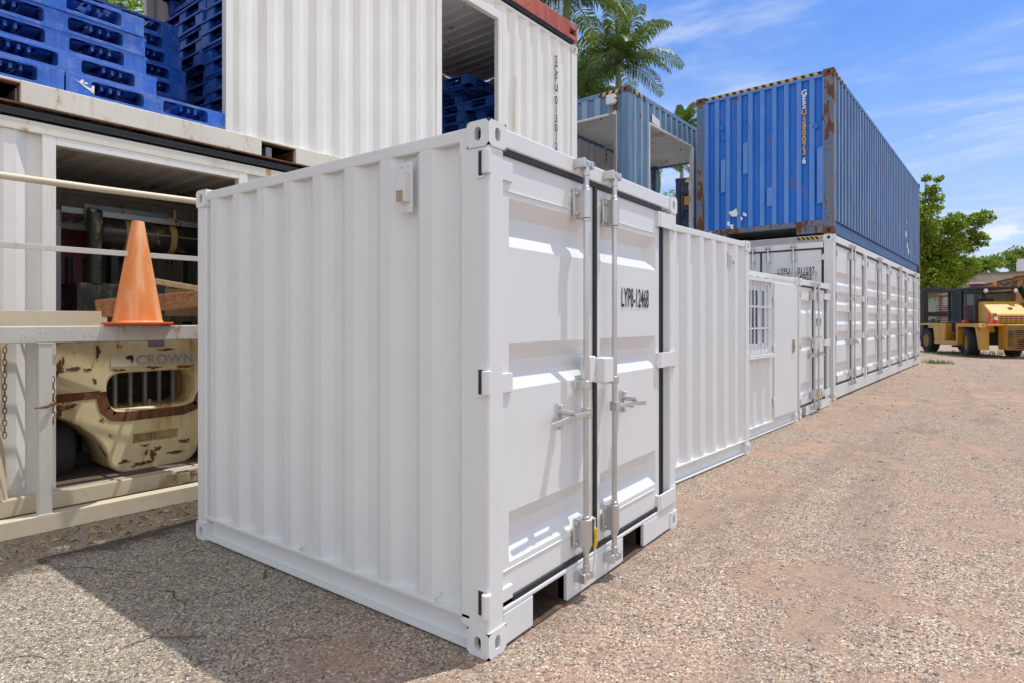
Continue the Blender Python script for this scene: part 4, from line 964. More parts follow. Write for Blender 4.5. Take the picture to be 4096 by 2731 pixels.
# ------------------------------------------------------------------ things on the ramp
def RP(s, d, z): return Vector((RO[0] + s * math.sin(aR) - d * math.cos(aR), RO[1] + s * math.cos(aR) + d * math.sin(aR), z))
r = empty('traffic_cone', RP(.80, .03, 1.380), 'faded orange traffic cone standing on the ramp beam', 'traffic cone', 20)
m = M(); hb = .188; z = .030
pts = []
for k in range(8):
    an = math.pi / 4 * k + math.pi / 8; pts.append((hb * 1.30 * math.cos(an), hb * 1.30 * math.sin(an)))
n = 8; m.add([(x, y, .006) for x, y in pts] + [(x, y, .024) for x, y in pts], [tuple(range(7, -1, -1)), tuple(range(8, 16))] + [(i, (i + 1) % 8, 8 + (i + 1) % 8, 8 + i) for i in range(8)])
for x, y in pts[::2]: m.box((x * .8 - .03, y * .8 - .03, -.002), (x * .8 + .03, y * .8 + .03, .006))
m.build('base', 'coneO', r, bevel=.006)
m = M(); m.lathe((0, 0, .022), [(.172, 0), (.160, .012), (.042, .735), (.040, .748), (.034, .750), (.030, .745), (.02, .6)], 40); m.build('cone_body', 'cone', r, smooth=True)
o = M().box((-.50, -.025, 0), (.55, .025, .135)).build('plank', 'timber', bevel=.004); o.location = RP(1.12, .30, 1.50); o.rotation_euler = (0, R(-7.5), R(90 - YR - 3))
tag(o, 'brown sawn plank lying tilted behind the orange cone', 'plank')
o = M().box((-.45, -.03, 0), (.45, .03, .045)).build('plank', 'timberpale', bevel=.003); o.location = RP(1.30, .45, 1.68); o.rotation_euler = (0, R(8), R(90 - YR))
tag(o, 'pale thin plank behind the brown plank on the ramp', 'plank')
o = M().box((-.05, -.06, 0), (.05, .06, .13)).build('timber_block', 'timber', bevel=.004); o.location = RP(1.46, .22, 1.378); o.rotation_euler = (0, 0, R(-YR)); tag(o, 'small timber block under the raised end of the brown plank', 'timber block')

# ------------------------------------------------------------------ forklift parked in the lower container, its rear facing out
def plate2d(outer, holes, depth, bevel, name, mt, parent, T, res=2):
    cu = bpy.data.curves.new(name, 'CURVE'); cu.dimensions = '2D'; cu.fill_mode = 'BOTH'; cu.extrude = depth / 2; cu.bevel_depth = bevel; cu.bevel_resolution = 2
    for pl in [outer] + holes:
        sp = cu.splines.new('POLY'); sp.points.add(len(pl) - 1); sp.use_cyclic_u = True
        for p, q_ in zip(sp.points, pl): p.co = (q_[0], q_[1], 0, 1)
    ob = bpy.data.objects.new(name, cu); C.objects.link(ob); dg = bpy.context.evaluated_depsgraph_get(); me = bpy.data.meshes.new_from_object(ob.evaluated_get(dg))
    bpy.data.objects.remove(ob); bpy.data.curves.remove(cu)
    mm = M(); mm.add([T(v.co.x, depth / 2 - v.co.z, v.co.y) for v in me.vertices], [tuple(p.vertices) for p in me.polygons]); bpy.data.meshes.remove(me)
    return mm.build(name, mt, parent, smooth=True, angle=40)
def rrect(a, b, c, d, r_, n=6):
    o = []
    for (x, z, a0) in ((b - r_, c + r_, -90), (b - r_, d - r_, 0), (a + r_, d - r_, 90), (a + r_, c + r_, 180)):
        for k in range(n + 1): an = R(a0 + 90 * k / n); o.append((x + r_ * math.cos(an), z + r_ * math.sin(an)))
    return o
fk = empty('forklift', (-5.70, 0, 0), 'cream rusting forklift with CROWN badge parked behind the ramp', 'forklift', 0)
T = lambda s, d, z: (-d, s, z)
arch = [(1.70, .690), (1.79, .655), (1.89, .589), (1.96, .525), (2.01, .468), (2.055, .40), (2.085, .33), (2.115, .22), (2.16, .175), (2.215, .150)]
mir = lambda p: (4.90 - p[0], p[1])
outl = arch + [mir(p) for p in reversed(arch)]
outl += [(3.20, 1.16), (3.185, 1.20), (3.145, 1.222), (1.755, 1.222), (1.715, 1.20), (1.70, 1.16)]
plate2d(outl, [rrect(2.05, 2.815, .655, 1.0, .13), rrect(2.255, 2.665, .355, .465, .02)], .40, .02, 'counterweight', 'fork', fk, T)
m = M(); m.tb(T, 1.72, 3.18, .42, .46, .30, 1.15); m.tb(T, 2.0, 2.9, .30, .42, .3, .5); m.build('inner_panel', 'dark', fk)
# raised upper hood lip, rust band edge
m = M(); m.prism([(1.700, .775), (2.02, .785), (2.02, .845), (1.700, .845)], T, -.024, .0)
for a, b in zip([(2.02, .845), (2.055, .70), (2.11, .64), (2.20, .625), (2.68, .625), (2.80, .66)], [(2.055, .70), (2.11, .64), (2.20, .625), (2.68, .625), (2.80, .66), (2.86, .80)]): m.bar(T(a[0], -.018, a[1] - .015), T(b[0], -.018, b[1] - .015), .080, .014, up=(1, 0, 0)); m.cyl(T(b[0], -.0245, b[1] - .015), T(b[0], -.011, b[1] - .015), .0405, 14)
m.build('rust_band', 'rust', fk)
rk = random.Random(4)
for (cs, cz, rs_, rz_) in ((1.74, 1.06, .03, .07), (1.82, 1.035, .07, .018), (1.93, 1.02, .03, .012), (1.80, .735, .08, .022), (1.74, .70, .03, .05), (2.33, .19, .10, .022), (2.42, .25, .035, .05), (2.47, .30, .05, .02), (2.62, .24, .09, .018), (2.20, .23, .05, .02), (2.55, 1.165, .10, .012), (2.44, 1.01, .07, .014), (2.70, 1.005, .08, .016), (2.18, 1.0, .06, .012), (2.03, .60, .018, .018), (1.98, .93, .02, .025), (2.68, .33, .06, .02), (2.36, .34, .04, .012)):
    n = 22; mm_ = M()
    for (ox, oz, f) in [(0, 0, .62)] + [(rk.uniform(-.9, .9), rk.uniform(-.9, .9), rk.uniform(.18, .42)) for _ in range(6)]:
        pl = []
        for k in range(n): an = 2 * math.pi * k / n; ra = rk.uniform(.5, 1.15) * f; pl.append((cs + rs_ * (ox + ra * math.cos(an)), cz + rz_ * (oz + ra * math.sin(an) * 1.3)))
        mm_.prism(pl, T, -.0222 - .0003 * rk.random(), -.010)
    mm_.build('rust_patch', 'rust', fk)
m = M(); m.tb(T, 2.09, 2.785, -.026, -.015, 1.028, 1.142); bp_ = m.build('badge_panel', 'forkpl', fk, bevel=.006)
text(bp_, 'lettering', [('CROWN', 2.285, 1.045)], 'ghost', T, .078, sx=1.05, bold=.035, d=-.0275, spacing=1.08)
m = M(); m.prism([(2.208, 1.115), (2.235, 1.128), (2.262, 1.125), (2.268, 1.09), (2.256, 1.055), (2.245, 1.09), (2.215, 1.095)], T, -.0285, -.026); m.build('spray_mark', 'blk', bp_)
for i in range(5): M().tb(T, 2.165 + i * .118, 2.190 + i * .118, .10, .13, .66, 1.0).build('grille_bar', 'galvd', fk)
M().cyl(T(2.43, .06, .68), T(2.43, .06, .73), .016, 8).build('grille_bolt', 'galvd', fk); M().cyl(T(2.455, .05, .34), T(2.455, .05, .48), .016, 8).build('tow_pin', 'galvd', fk)
M().tb(T, 2.24, 2.68, .10, .14, .34, .48).build('slot_back', 'fork', fk)
for cx_ in (1.785, 3.115):
    w_ = empty_w = M(); w_.lathe(T(cx_, .52, .335), [(.0, -.13), (.15, -.13), (.155, -.12), (.28, -.15), (.315, -.13), (.335, -.08), (.340, 0), (.335, .08), (.315, .13), (.28, .15), (.155, .12), (.15, .13), (0, .13)], 36, 'y'); w_.build('wheel', 'tyre2', fk, smooth=True)
m = M(); m.tb(T, 1.82, 2.72, .46, 1.9, .16, .62); m.build('chassis', 'dark', fk)
m = M(); m.tb(T, 1.78, 3.12, .06, 1.25, 1.10, 1.235); m.build('hood', 'fork', fk, bevel=.02)
m = M(); m.tb(T, 2.385, 2.515, -.03, .05, 1.19, 1.262); m.build('bracket', 'galvd', fk, bevel=.003)

# ------------------------------------------------------------------ air tank, pipe and bits of plant stored behind the ramp
T = lambda s, d, z: (-6.2 - d, s, z)
r = empty('air_tank', (-6.2, 2.63, 2.06), 'black horizontal air tank held by two straps above the forklift', 'air tank', 0)
T0 = lambda s, d, z: (-d, s - 2.63, z - 2.06)
m = M(); c0 = T0(2.19, .17, 2.225); m.lathe((c0[0], c0[1], c0[2]), [(0, -.02), (.06, -.015), (.12, .01), (.148, .05), (.156, .10), (.156, 1.06), (.148, 1.10), (.10, 1.14), (0, 1.16)], 32, 'y'); tk = m.build('tank_shell', 'tank', r, smooth=True)
m = M(); m.tube([T0(2.30, .012, 2.24), T0(3.2, .012, 2.235)], .006, 6); m.build('weld_seam', 'strap', r)
for s in (2.455, 2.85):
    m = M(); c0 = T0(s, .17, 2.225); m.lathe(c0, [(.157, -.028), (.163, -.028), (.163, .028), (.157, .028)], 32, 'y'); m.tb(T0, s - .03, s + .03, .06, .12, 2.36, 2.43); m.cyl(T0(s - .04, .08, 2.41), T0(s + .04, .08, 2.41), .014, 8); m.build('strap', 'strap', r)
m = M(); m.cyl(T0(2.84, .14, 2.41), T0(2.93, .14, 2.41), .026, 10); m.tube([T0(2.93, .14, 2.41), T0(2.98, .14, 2.41), T0(2.98, .14, 2.36)], .020, 8); m.cyl(T0(2.70, .16, 2.40), T0(2.84, .14, 2.405), .014, 8); m.cyl(T0(2.32, .1, 2.38), T0(2.32, .1, 2.41), .02, 8); m.tb(T0, 2.90, 2.92, .13, .15, 2.42, 2.52)
m.build('valve', 'brass', r, smooth=True)
for s in (2.36, 3.05): M().tb(T0, s - .03, s + .03, .10, .2, 1.4, 2.1).build('cradle_leg', 'dark', r)
r = empty('exhaust_pipe', (-6.15, 2.145, 1.70), 'scuffed dark vertical exhaust pipe with a mitred open top', 'pipe', 0)
n = 24; vs = []
for (rr_, z, tilt) in ((.056, .04, 0), (.056, .52, 0), (.060, .53, 0), (.060, .56, 0), (.058, .69, 1), (.052, .69, 1), (.05, .3, 0)):
    for k in range(n):
        an = 2 * math.pi * k / n; vs.append((rr_ * math.cos(an), rr_ * math.sin(an), z + (.030 * -math.cos(an) * tilt)))
m = M(); m.add(vs, [(i * n + k, i * n + (k + 1) % n, (i + 1) * n + (k + 1) % n, (i + 1) * n + k) for i in range(6) for k in range(n)]); m.build('pipe_body', 'darkgreen', r, smooth=True)
r = empty('steel_box', (-6.12, 2.0, 1.40), 'scuffed dark green steel box under the exhaust pipe', 'steel box', 0)
m = M(); m.box((-.42, 0, 0), (0, 1.15, .345)); m.box((-.42, .0, -1.3), (-.34, .08, 0)); m.box((-.42, 1.07, -1.3), (-.34, 1.15, 0)); m.build('box_body', 'darkgreen', r, bevel=.012)
m = M(); m.box((-.001, .72, .06), (.004, 1.15, .32)); m.build('paint_patch', 'strap', r)
r = empty('pipe_rack', (-6.2, 1.87, 0), 'dull grey tubular frame beside the exhaust pipe inside the container', 'steel frame', 0)
M().box((-.05, -.02, .16), (0, .042, 2.36)).build('upright', 'galvd', r, bevel=.005)
M().box((-.03, .04, 2.345), (.0, 1.3, 2.40)).build('crossbar', 'galvd', r, bevel=.004)
M().tube([(-.02, .02, 2.235), (-.02, .28, 2.232)], .027, 4).build('crossbar', 'galvd', r)
m = M(); m.cyl((-.03, .012, 2.26), (-.03, .012, 2.36), .04, 14); m.build('collar', 'galvd', r, smooth=True)
m = M(); m.bar((-.06, .05, 2.22), (-.25, .3, 2.40), .03, .03); m.bar((-.06, .12, 2.22), (-.25, .42, 2.40), .03, .03); m.build('brace', 'galvd', r)
o = M().box((-.02, 0, 0), (0, .42, .9)).build('red_sheet', 'redpanel', bevel=.004); o.location = (-6.62, 1.86, 1.5); tag(o, 'dark red sheet standing behind the grey frame', 'panel')
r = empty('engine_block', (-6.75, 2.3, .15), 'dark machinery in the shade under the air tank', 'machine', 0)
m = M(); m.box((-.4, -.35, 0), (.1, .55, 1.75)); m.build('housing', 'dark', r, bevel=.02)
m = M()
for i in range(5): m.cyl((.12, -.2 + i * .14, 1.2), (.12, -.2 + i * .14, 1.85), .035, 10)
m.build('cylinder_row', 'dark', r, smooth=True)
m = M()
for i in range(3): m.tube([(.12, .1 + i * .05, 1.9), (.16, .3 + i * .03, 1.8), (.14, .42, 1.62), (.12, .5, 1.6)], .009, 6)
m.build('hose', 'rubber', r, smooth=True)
o = M().box((-.012, 0, 0), (0, .75, .14)).build('grey_sheet', 'pvc'); o.location = (-6.55, 2.2, 2.36); tag(o, 'pale grey sheet behind the top of the air tank', 'sheet')
# ------------------------------------------------------------------ planting
VW = Vector((-math.sin(R(36.36)), math.cos(R(36.36)), 0)); RT = Vector((math.cos(R(36.36)), math.sin(R(36.36)), 0))
def at(px, depth, py=None, z=0):
    """world point on the ray of photo column px (2352 wide) at a given distance"""
    p = VW * depth + RT * ((px - 1176) / 1399 * depth)
    p.z = z if py is None else 1.418 + (736 - py) / 1399 * depth
    return p

def palm(base, height, nf, flen, seed, label, trunk_r=.14, lean=(0, 0)):
    rg = random.Random(seed)
    r = empty('palm_tree', base, label, 'palm tree', 0, 'palms behind the containers')
    top = Vector((lean[0], lean[1], height))
    m = M(); n = 12; pts = []; rs = []
    for i in range(n + 1):
        f = i / n; pts.append(top * f * Vector((1, 1, 1))[0] if False else Vector((lean[0] * f * f, lean[1] * f * f, height * .86 * f))); rs.append(trunk_r * (1.25 - .45 * f) + (.012 if i % 2 else 0))
    m.tube(pts, rs, 12); m.build('trunk', 'palmbark', r, smooth=True)
    m = M(); e = pts[-1]; m.tube([e, e + (top - e) * .35, top], [trunk_r * .95, trunk_r * 1.15, trunk_r * .5], 12); m.build('crownshaft', 'shaft', r, smooth=True)
    for k in range(nf):
        az = k * 2.399 + rg.uniform(-.2, .2); el = R(82 - 80 * (k + .5) / nf + rg.uniform(-6, 6)); L = flen * rg.uniform(.85, 1.1)
        d0 = Vector((math.cos(az) * math.cos(el), math.sin(az) * math.cos(el), math.sin(el)))
        # rachis arcs down
        pts = []; p = top.copy(); d = d0.copy(); ns = 16
        sag = rg.uniform(.075, .115)
        for i in range(ns + 1):
            pts.append(p.copy()); p = p + d * (L / ns); d = (d + Vector((0, 0, -sag * (.4 + 1.3 * i / ns)))).normalized()
        m = M(); m.tube(pts, [.022 * (1 - .85 * i / ns) + .003 for i in range(ns + 1)], 5, False)
        side = d0.cross(Vector((0, 0, 1)))
        side = side.normalized() if side.length > .05 else Vector((math.sin(az), -math.cos(az), 0))
        nl = 46
        for j in range(nl):
            f = .10 + .89 * j / nl; x = f * ns; i0 = min(int(x), ns - 1); q = pts[i0].lerp(pts[i0 + 1], x - i0); tg = (pts[i0 + 1] - pts[i0]).normalized()
            ll = L * .30 * math.sin(math.pi * min(1, .18 + .80 * f)) ** .7 * rg.uniform(.85, 1.1)
            for sg in (-1, 1):
                out_ = (side * sg * rg.uniform(.75, 1.0) + tg * .55 + Vector((0, 0, rg.uniform(-.05, .35)))).normalized()
                w_ = .024; a = q; b = q + out_ * ll * .5; drop = Vector((0, 0, -1))
                c = b + (out_ * .55 + drop * rg.uniform(.45, .95)).normalized() * ll * .32; e2 = c + (out_ * .25 + drop).normalized() * ll * .22
                wv = tg * w_
                m.add([a - wv * .5, a + wv * .5, b + wv, b - wv, c + wv * .7, c - wv * .7, e2], [(0, 1, 2, 3), (3, 2, 4, 5), (5, 4, 6)])
        m.build('frond', 'palm', r, recalc=False)
    return r

palm(at(1421, 25), 11.9, 26, 2.75, 1, 'tall full palm rising behind the grey-blue cut-out container', .13)
palm(at(1283, 20), 11.9, 22, 2.9, 2, 'leaning palm behind the red steel rack, mostly above the picture', .15, (.3, 0))
palm(at(1338, 28), 11.6, 24, 2.7, 3, 'palm between the marked white container and the tall full palm', .13)
palm(at(1566, 33), 11.6, 20, 1.7, 4, 'short palm crown showing between the two blue containers', .11)
palm(at(1510, 26), 8.0, 16, 1.7, 5, 'palm trunk seen through the opening of the cut-out container', .13)

def leaves(m, rg, c, rad, n, size, flat=.8):
    """n leaf blades in the shell and volume of an uneven blob"""
    c = np.array(c); u = rg.normal(size=(n, 3)); u /= np.linalg.norm(u, axis=1)[:, None]
    rr = rad * (.35 + .65 * rg.random(n) ** .45)
    P = c + u * rr[:, None] * np.array([1, 1, flat])
    a = rg.normal(size=(n, 3)) + u * .4; a[:, 2] -= .35; a /= np.linalg.norm(a, axis=1)[:, None]
    b = np.cross(a, rg.normal(size=(n, 3))); b /= np.linalg.norm(b, axis=1)[:, None]
    s = size * (.6 + .8 * rg.random(n))[:, None]
    q = np.stack([P - a * s, P + b * s * .42 - a * s * .1, P + a * s, P - b * s * .42 - a * s * .1], 1).reshape(-1, 3)
    o = len(m.v); m.v += [tuple(x) for x in q]; m.f += [[o + 4 * i, o + 4 * i + 1, o + 4 * i + 2, o + 4 * i + 3] for i in range(n)]; m.mi += [0] * n

def tree(base, blobs, label, leafm, seed, size, dens, trunk_r=.2, cat='tree', group=None, name='tree', limbs=True):
    """blobs: [(offset xyz, radius)]; limbs run from the trunk into each blob"""
    rg = np.random.default_rng(seed); rr = random.Random(seed)
    r = empty(name, base, label, cat, 0, group)
    m = M(); zt = max(b[0][2] for b in blobs); fork = Vector((0, 0, zt * .35))
    m.tube([(0, 0, -.1), (.05, .02, zt * .18), fork], [trunk_r * 1.3, trunk_r, trunk_r * .85], 10)
    for (c, rad) in blobs:
        c = Vector(c); mid = fork.lerp(c, .55) + Vector((rr.uniform(-.2, .2), rr.uniform(-.2, .2), .15 * rad))
        m.tube([fork, mid, c], [trunk_r * .55, trunk_r * .3, trunk_r * .08], 6)
        if limbs:
            for k in range(4):
                e = c + Vector((rr.gauss(0, 1), rr.gauss(0, 1), rr.gauss(.1, .7))).normalized() * rad * .9
                m.tube([mid.lerp(c, .5), e], [trunk_r * .12, trunk_r * .03], 5)
    m.build('trunk', 'bark', r, smooth=True)
    m = M()
    for (c, rad) in blobs:
        n_cl = 14 + int(rad * 9); tot = int(dens * rad * rad * 16)
        leaves(m, rg, c, rad * 1.12, int(tot * .35), size)
        for j in range(n_cl):   # sprays of leaves of very different size that leave gaps between them
            u = rg.normal(size=3); u /= np.linalg.norm(u); cc = np.array(c) + u * rad * (.35 + .80 * rg.random()) * np.array([1, 1, .8])
            leaves(m, rg, cc, rad * (.12 + .34 * rg.random() ** 1.5), int(tot * .65 / n_cl), size, .55)
    m.build('crown', leafm, r, recalc=False)
    return r

def blobs_at(base, depth, lst):
    """(column, row, radius px, extra depth) in photo pixels of the 2352 wide picture -> blobs"""
    o = []
    for (px, py, rp_, dd) in lst:
        p = at(px, depth + dd, py); o.append((tuple(p - base), rp_ / 1399 * depth))
    return o
b = at(2112, 44)
tree(b, blobs_at(b, 44, [(2125, 470, 34, 0), (2150, 540, 46, 1), (2105, 560, 50, 2), (2195, 512, 26, -1), (2235, 512, 24, 0), (2262, 500, 18, -1), (2210, 560, 34, 1), (2250, 552, 20, 0), (2150, 620, 48, 0), (2212, 612, 34, 2), (2130, 650, 40, -1), (2120, 500, 30, -1), (2118, 560, 36, 0), (2125, 610, 40, 0), (2170, 580, 40, 0), (2180, 640, 36, 1), (2142, 436, 14, -1), (2156, 412, 10, -1), (2128, 410, 10, 0), (2060, 520, 60, 3)]), 'bright green spreading tree beyond the far end of the blue container', 'leaf', 21, .125, 85, .13, group='trees beyond the yard')
for i, (px, dp, lst, lab) in enumerate([
    (2338, 85, [(2335, 585, 22, 0), (2352, 592, 26, 2), (2310, 598, 22, 0), (2385, 600, 26, 0), (2345, 612, 28, -2)], 'tallest tree at the right behind the beige shed'),
    (2268, 78, [(2262, 606, 20, 0), (2285, 602, 20, 2), (2240, 612, 20, 0), (2262, 628, 24, 0)], 'rounded tree behind the roof of the beige shed'),
    (2205, 72, [(2205, 625, 24, 0), (2185, 632, 26, 0), (2222, 640, 22, 0)], 'low tree between the spreading tree and the beige shed')]):
    b = at(px, dp); tree(b, blobs_at(b, dp, lst), lab, 'leaf2', 40 + i, .22, 22, .2, group='trees beyond the yard', limbs=False)
b = at(1535, 30); tree(b, blobs_at(b, 30, [(1520, 468, 22, 0), (1545, 452, 20, 0), (1550, 492, 30, 1), (1515, 500, 24, 0), (1560, 520, 30, 0)]), 'bright bushy tree seen under the cut-out container', 'leaf', 51, .08, 80, .1, group='trees behind the containers')
b = at(250, 13); tree(b, blobs_at(b, 13, [(225, 0, 110, 0), (310, -20, 100, 1), (150, -60, 120, 0), (250, 90, 110, 1), (330, 110, 90, 0)]), 'leafy tree glimpsed above the blue pallets through the upper container', 'leaf', 52, .06, 90, .14, group='trees behind the containers')

# ------------------------------------------------------------------ far end of the yard: the yellow forklift
fo = Vector((.19, 30.66, 0)); hd = Vector((math.sin(R(-25.0)), math.cos(R(-25.0)), 0)); lf = Vector((-hd.y, hd.x, 0))
r = bpy.data.objects.new('forklift', None); C.objects.link(r); r.location = fo; r.rotation_euler = (0, 0, math.atan2(hd.y, hd.x)); r.scale = (1, .82, 1)
tag(r, 'big yellow forklift with a black cab at the far end of the yard', 'forklift')
def wheel(x, y, rad=.525, wd=.46, turn=0):
    px0, py0 = x, y; x = y = 0; m = M(); p = [(rad * .52, -wd / 2), (rad * .90, -wd / 2), (rad, -wd * .36), (rad, wd * .36), (rad * .90, wd / 2), (rad * .52, wd / 2)]
    m.lathe((x, y, rad), p, 36, 'y')
    for k in range(22):
        a = 2 * math.pi * k / 22
        for sg in (-1, 1):
            m.bar((x + rad * 1.0 * math.cos(a), y + sg * .02, rad + rad * 1.0 * math.sin(a)), (x + rad * math.cos(a + .12), y + sg * wd * .46, rad + rad * math.sin(a + .12)), .07, .035, up=(math.cos(a), 0, math.sin(a)))
    wl = m.build('wheel', 'tyre', r, smooth=True, loc=(px0, py0, 0)); wl.rotation_euler = (0, 0, R(turn))
    m = M(); m.lathe((x, y, rad), [(.02, wd * .30), (.14, wd * .32), (.15, wd * .40), (.22, wd * .36), (rad * .50, wd * .44), (rad * .535, wd * .47), (rad * .535, -wd * .47), (rad * .5, -wd * .4), (.02, -wd * .3)], 28, 'y')
    for k in range(8): a = 2 * math.pi * k / 8; m.cyl((x + .18 * math.cos(a), y + wd * .36, rad + .18 * math.sin(a)), (x + .18 * math.cos(a), y + wd * .42, rad + .18 * math.sin(a)), .018, 6)
    m.build('rim', 'rim', wl, smooth=True)
wheel(0, -.24, turn=-16); wheel(3.44, -.22); wheel(0, -2.0, turn=-16); wheel(3.44, -2.0)
TY = lambda s, d, z: (s, -d, z)     # side map: s forward, d to the right of the left flank
m = M()
m.prism([(.80, .42), (2.55, .42), (2.75, 1.27), (1.75, 1.27), (1.60, .62), (1.0, .62), (.80, 1.27)], TY, -.02, .05) if False else None
m.prism([(.72, .40), (2.62, .40), (2.62, .56), (.72, .56)], TY, -.03, .5)
m.prism([(1.72, .56), (2.62, .56), (2.78, 1.28), (1.62, 1.28)], TY, -.02, .5)
m.prism([(2.40, 1.20), (4.02, 1.20), (4.02, 1.28), (2.40, 1.28)], TY, -.04, .5)
m.prism([(.64, .45), (.76, .45), (.76, 1.28), (.64, 1.28)], TY, -.03, .5)
m.prism([(-.62, 1.15), (.64, 1.15), (.64, 1.29), (-.95, 1.29), (-1.15, 1.0), (-1.05, .94)], TY, -.04, .55)
m.prism([(-1.15, .30), (-.95, .30), (-.70, 1.15), (-1.15, 1.15)], TY, -.04, .30)
m.bar((2.0, .025, .58), (2.25, .025, 1.26), .03, .03); m.build('chassis', 'yellow', r, bevel=.02)
m = M(); m.box((-.5, -2.2, .45), (3.6, -.5, 1.22)); m.build('underframe', 'dark', r)
m = M(); m.box((.9, -.5, .60), (1.6, -.02, .64)); m.box((.95, -.5, .85), (1.5, -.05, .89)); m.build('step', 'rust', r)
m = M(); m.prism([(-1.12, 1.29), (-1.12, 1.62), (-1.03, 1.69), (-.42, 2.12), (-.34, 2.16), (-.12, 2.16), (-.12, 1.29)], lambda s, d, z: (s, d, z), -2.02, -.42); m.build('hood', 'yellow', r, bevel=.06)
for i in range(4):
    for j in range(8): pass
m = M()
for i in range(4):
    for j in range(7): m.box((-1.126, -1.90 + j * .20, 1.335 + i * .065), (-1.11, -1.90 + j * .20 + .17, 1.335 + i * .065 + .035))
m.build('grille_slots', 'dark', r)
m = M(); m.lathe((-.74, -1.4, 1.905), [(.0, .012), (.10, .010), (.11, -.02)], 18); m.build('filler_cap', 'yellow', r)
M().box((-1.52, -.74, 1.19), (-1.12, .03, 1.27)).build('rear_deck', 'yellow', r, bevel=.02)
m = M(); m.box((-1.65, -2.35, .32), (-1.05, -.70, 1.26)); m.build('counterweight', 'yellow', r, bevel=.05)
m = M()
for i in range(17): y = -2.38 + i * .105; m.bar((-1.72, y, .30), (-1.72, y, 1.28), .036, .02)
for i in range(13): z = .32 + i * .08; m.bar((-1.73, -2.4, z), (-1.73, -.66, z), .034, .02)
for y, z, a, b_ in ((-1.35, .55, .5, .3), (-1.30, .95, .55, .14), (-.78, .75, .18, .5), (-1.75, 1.0, .2, .3)):
    for zz_ in np.arange(z - b_ / 2, z + b_ / 2, .07): m.bar((-1.78, y - a / 2, float(zz_)), (-1.78, y + a / 2, float(zz_)), .03, .03)
    m.bar((-1.78, y - a / 2, z - b_ / 2), (-1.78, y - a / 2, z + b_ / 2), .03, .03); m.bar((-1.78, y + a / 2, z - b_ / 2), (-1.78, y + a / 2, z + b_ / 2), .03, .03)
m.build('rear_guard', 'dark', r)
m = M()
for (x, y) in ((-.10, -.36), (-.10, -1.98), (.95, -.34), (2.0, -.36), (2.0, -1.98)): m.box((x - .06, y - .06, .9 if x > 1 and y > -1 else 1.2), (x + .06, y + .06, 2.72))
m.box((-.38, -2.1, 2.66), (2.15, -.24, 2.76)); m.box((-.16, -2.0, 2.48), (-.06, -.3, 2.56)); m.box((.9, -2.0, 2.5), (1.0, -.3, 2.6))
m.prism([(.85, .98), (1.95, .92), (2.0, 1.4), (.0, 1.4), (.0, 1.30)], TY, .28, .34)
m.build('cab_frame', 'dark', r, bevel=.02)
m = M(); m.box((-.09, -1.92, 2.1), (-.085, -.42, 2.5)); m.box((1.98, -1.92, 1.3), (1.985, -.42, 2.6)); m.box((.0, -.345, 1.4), (1.94, -.34, 2.6)); m.box((.0, -1.985, 1.4), (1.94, -1.98, 2.6)); m.build('window', 'cabglass', r)
m = M(); m.box((.5, -1.5, 1.2), (1.1, -.8, 1.65)); m.box((.42, -1.5, 1.6), (.55, -.8, 2.3)); m.build('seat', 'rubber', r, bevel=.05)
m = M(); m.tube([(-.28, -1.85, 2.1), (-.28, -1.85, 3.02), (-.30, -1.92, 3.12), (-.34, -2.10, 3.15)], .055, 10); m.build('exhaust', 'rust', r, smooth=True)
m = M(); m.bar((-.25, -2.16, 2.74), (-1.10, -2.50, 1.25), .16, .24); m.bar((.2, -2.05, 2.74), (-.3, -2.2, 2.70), .12, .12); m.build('guard_strut', 'dark', r, bevel=.02)
m = M(); m.lathe((-.1, -1.15, 2.76), [(.10, 0), (.10, .03), (.085, .04), (.085, .17), (.07, .19), (0, .195)], 16); m.build('beacon', 'amber', r, smooth=True)
m = M(); m.box((.1, -.85, 2.78), (.5, -.40, 2.90)); m.build('roof_box', 'redpanel', r, bevel=.02)
for y in (-.62, -1.88):
    m = M(); m.lathe((-.42, y, 2.58), [(.0, .0), (.085, .02), (.095, .06), (.04, .12), (0, .13)], 16, 'x'); m.build('work_lamp', 'galv', r, smooth=True)
m = M(); m.tube([(.0, -1.3, 2.8), (.05, -1.5, 2.90), (.0, -1.7, 2.82), (-.05, -1.85, 2.92)], .04, 6); m.tube([(2.4, -.3, 2.8), (2.7, -.1, 2.92), (3.2, .1, 2.86), (3.8, .1, 2.80)], .03, 6); m.build('cable', 'rubber', r, smooth=True)
m = M()
for y in (-.30, -1.9): m.box((4.05, y - .12, .2), (4.35, y + .12, 2.9))
for z in (.6, 1.7, 2.8): m.box((4.1, -1.9, z - .1), (4.3, -.3, z + .1))
m.build('mast', 'dark', r)
m = M()
for k in range(16): m.box((4.42, -1.15, 1.35 + k * .095), (4.45, .12, 1.38 + k * .095))
for y in (-1.15, .08): m.box((4.40, y, 1.3), (4.42, y + .05, 2.9))
m.build('load_backrest', 'greywall', r)
m = M(); m.box((3.0, -.45, 1.29), (3.5, -.1, 1.42)); m.prism([(2.6, 1.29), (2.75, 1.45), (3.2, 1.29)], TY, .1, .12); m.lathe((2.95, -.12, 1.42), [(.0, .09), (.08, .06), (.1, 0)], 14); m.build('lamp_cluster', 'dark', r)
m = M(); m.box((.3, -.3, 1.30), (.55, -.1, 1.42)); m.build('tail_lamp', 'coneO', r, bevel=.02)

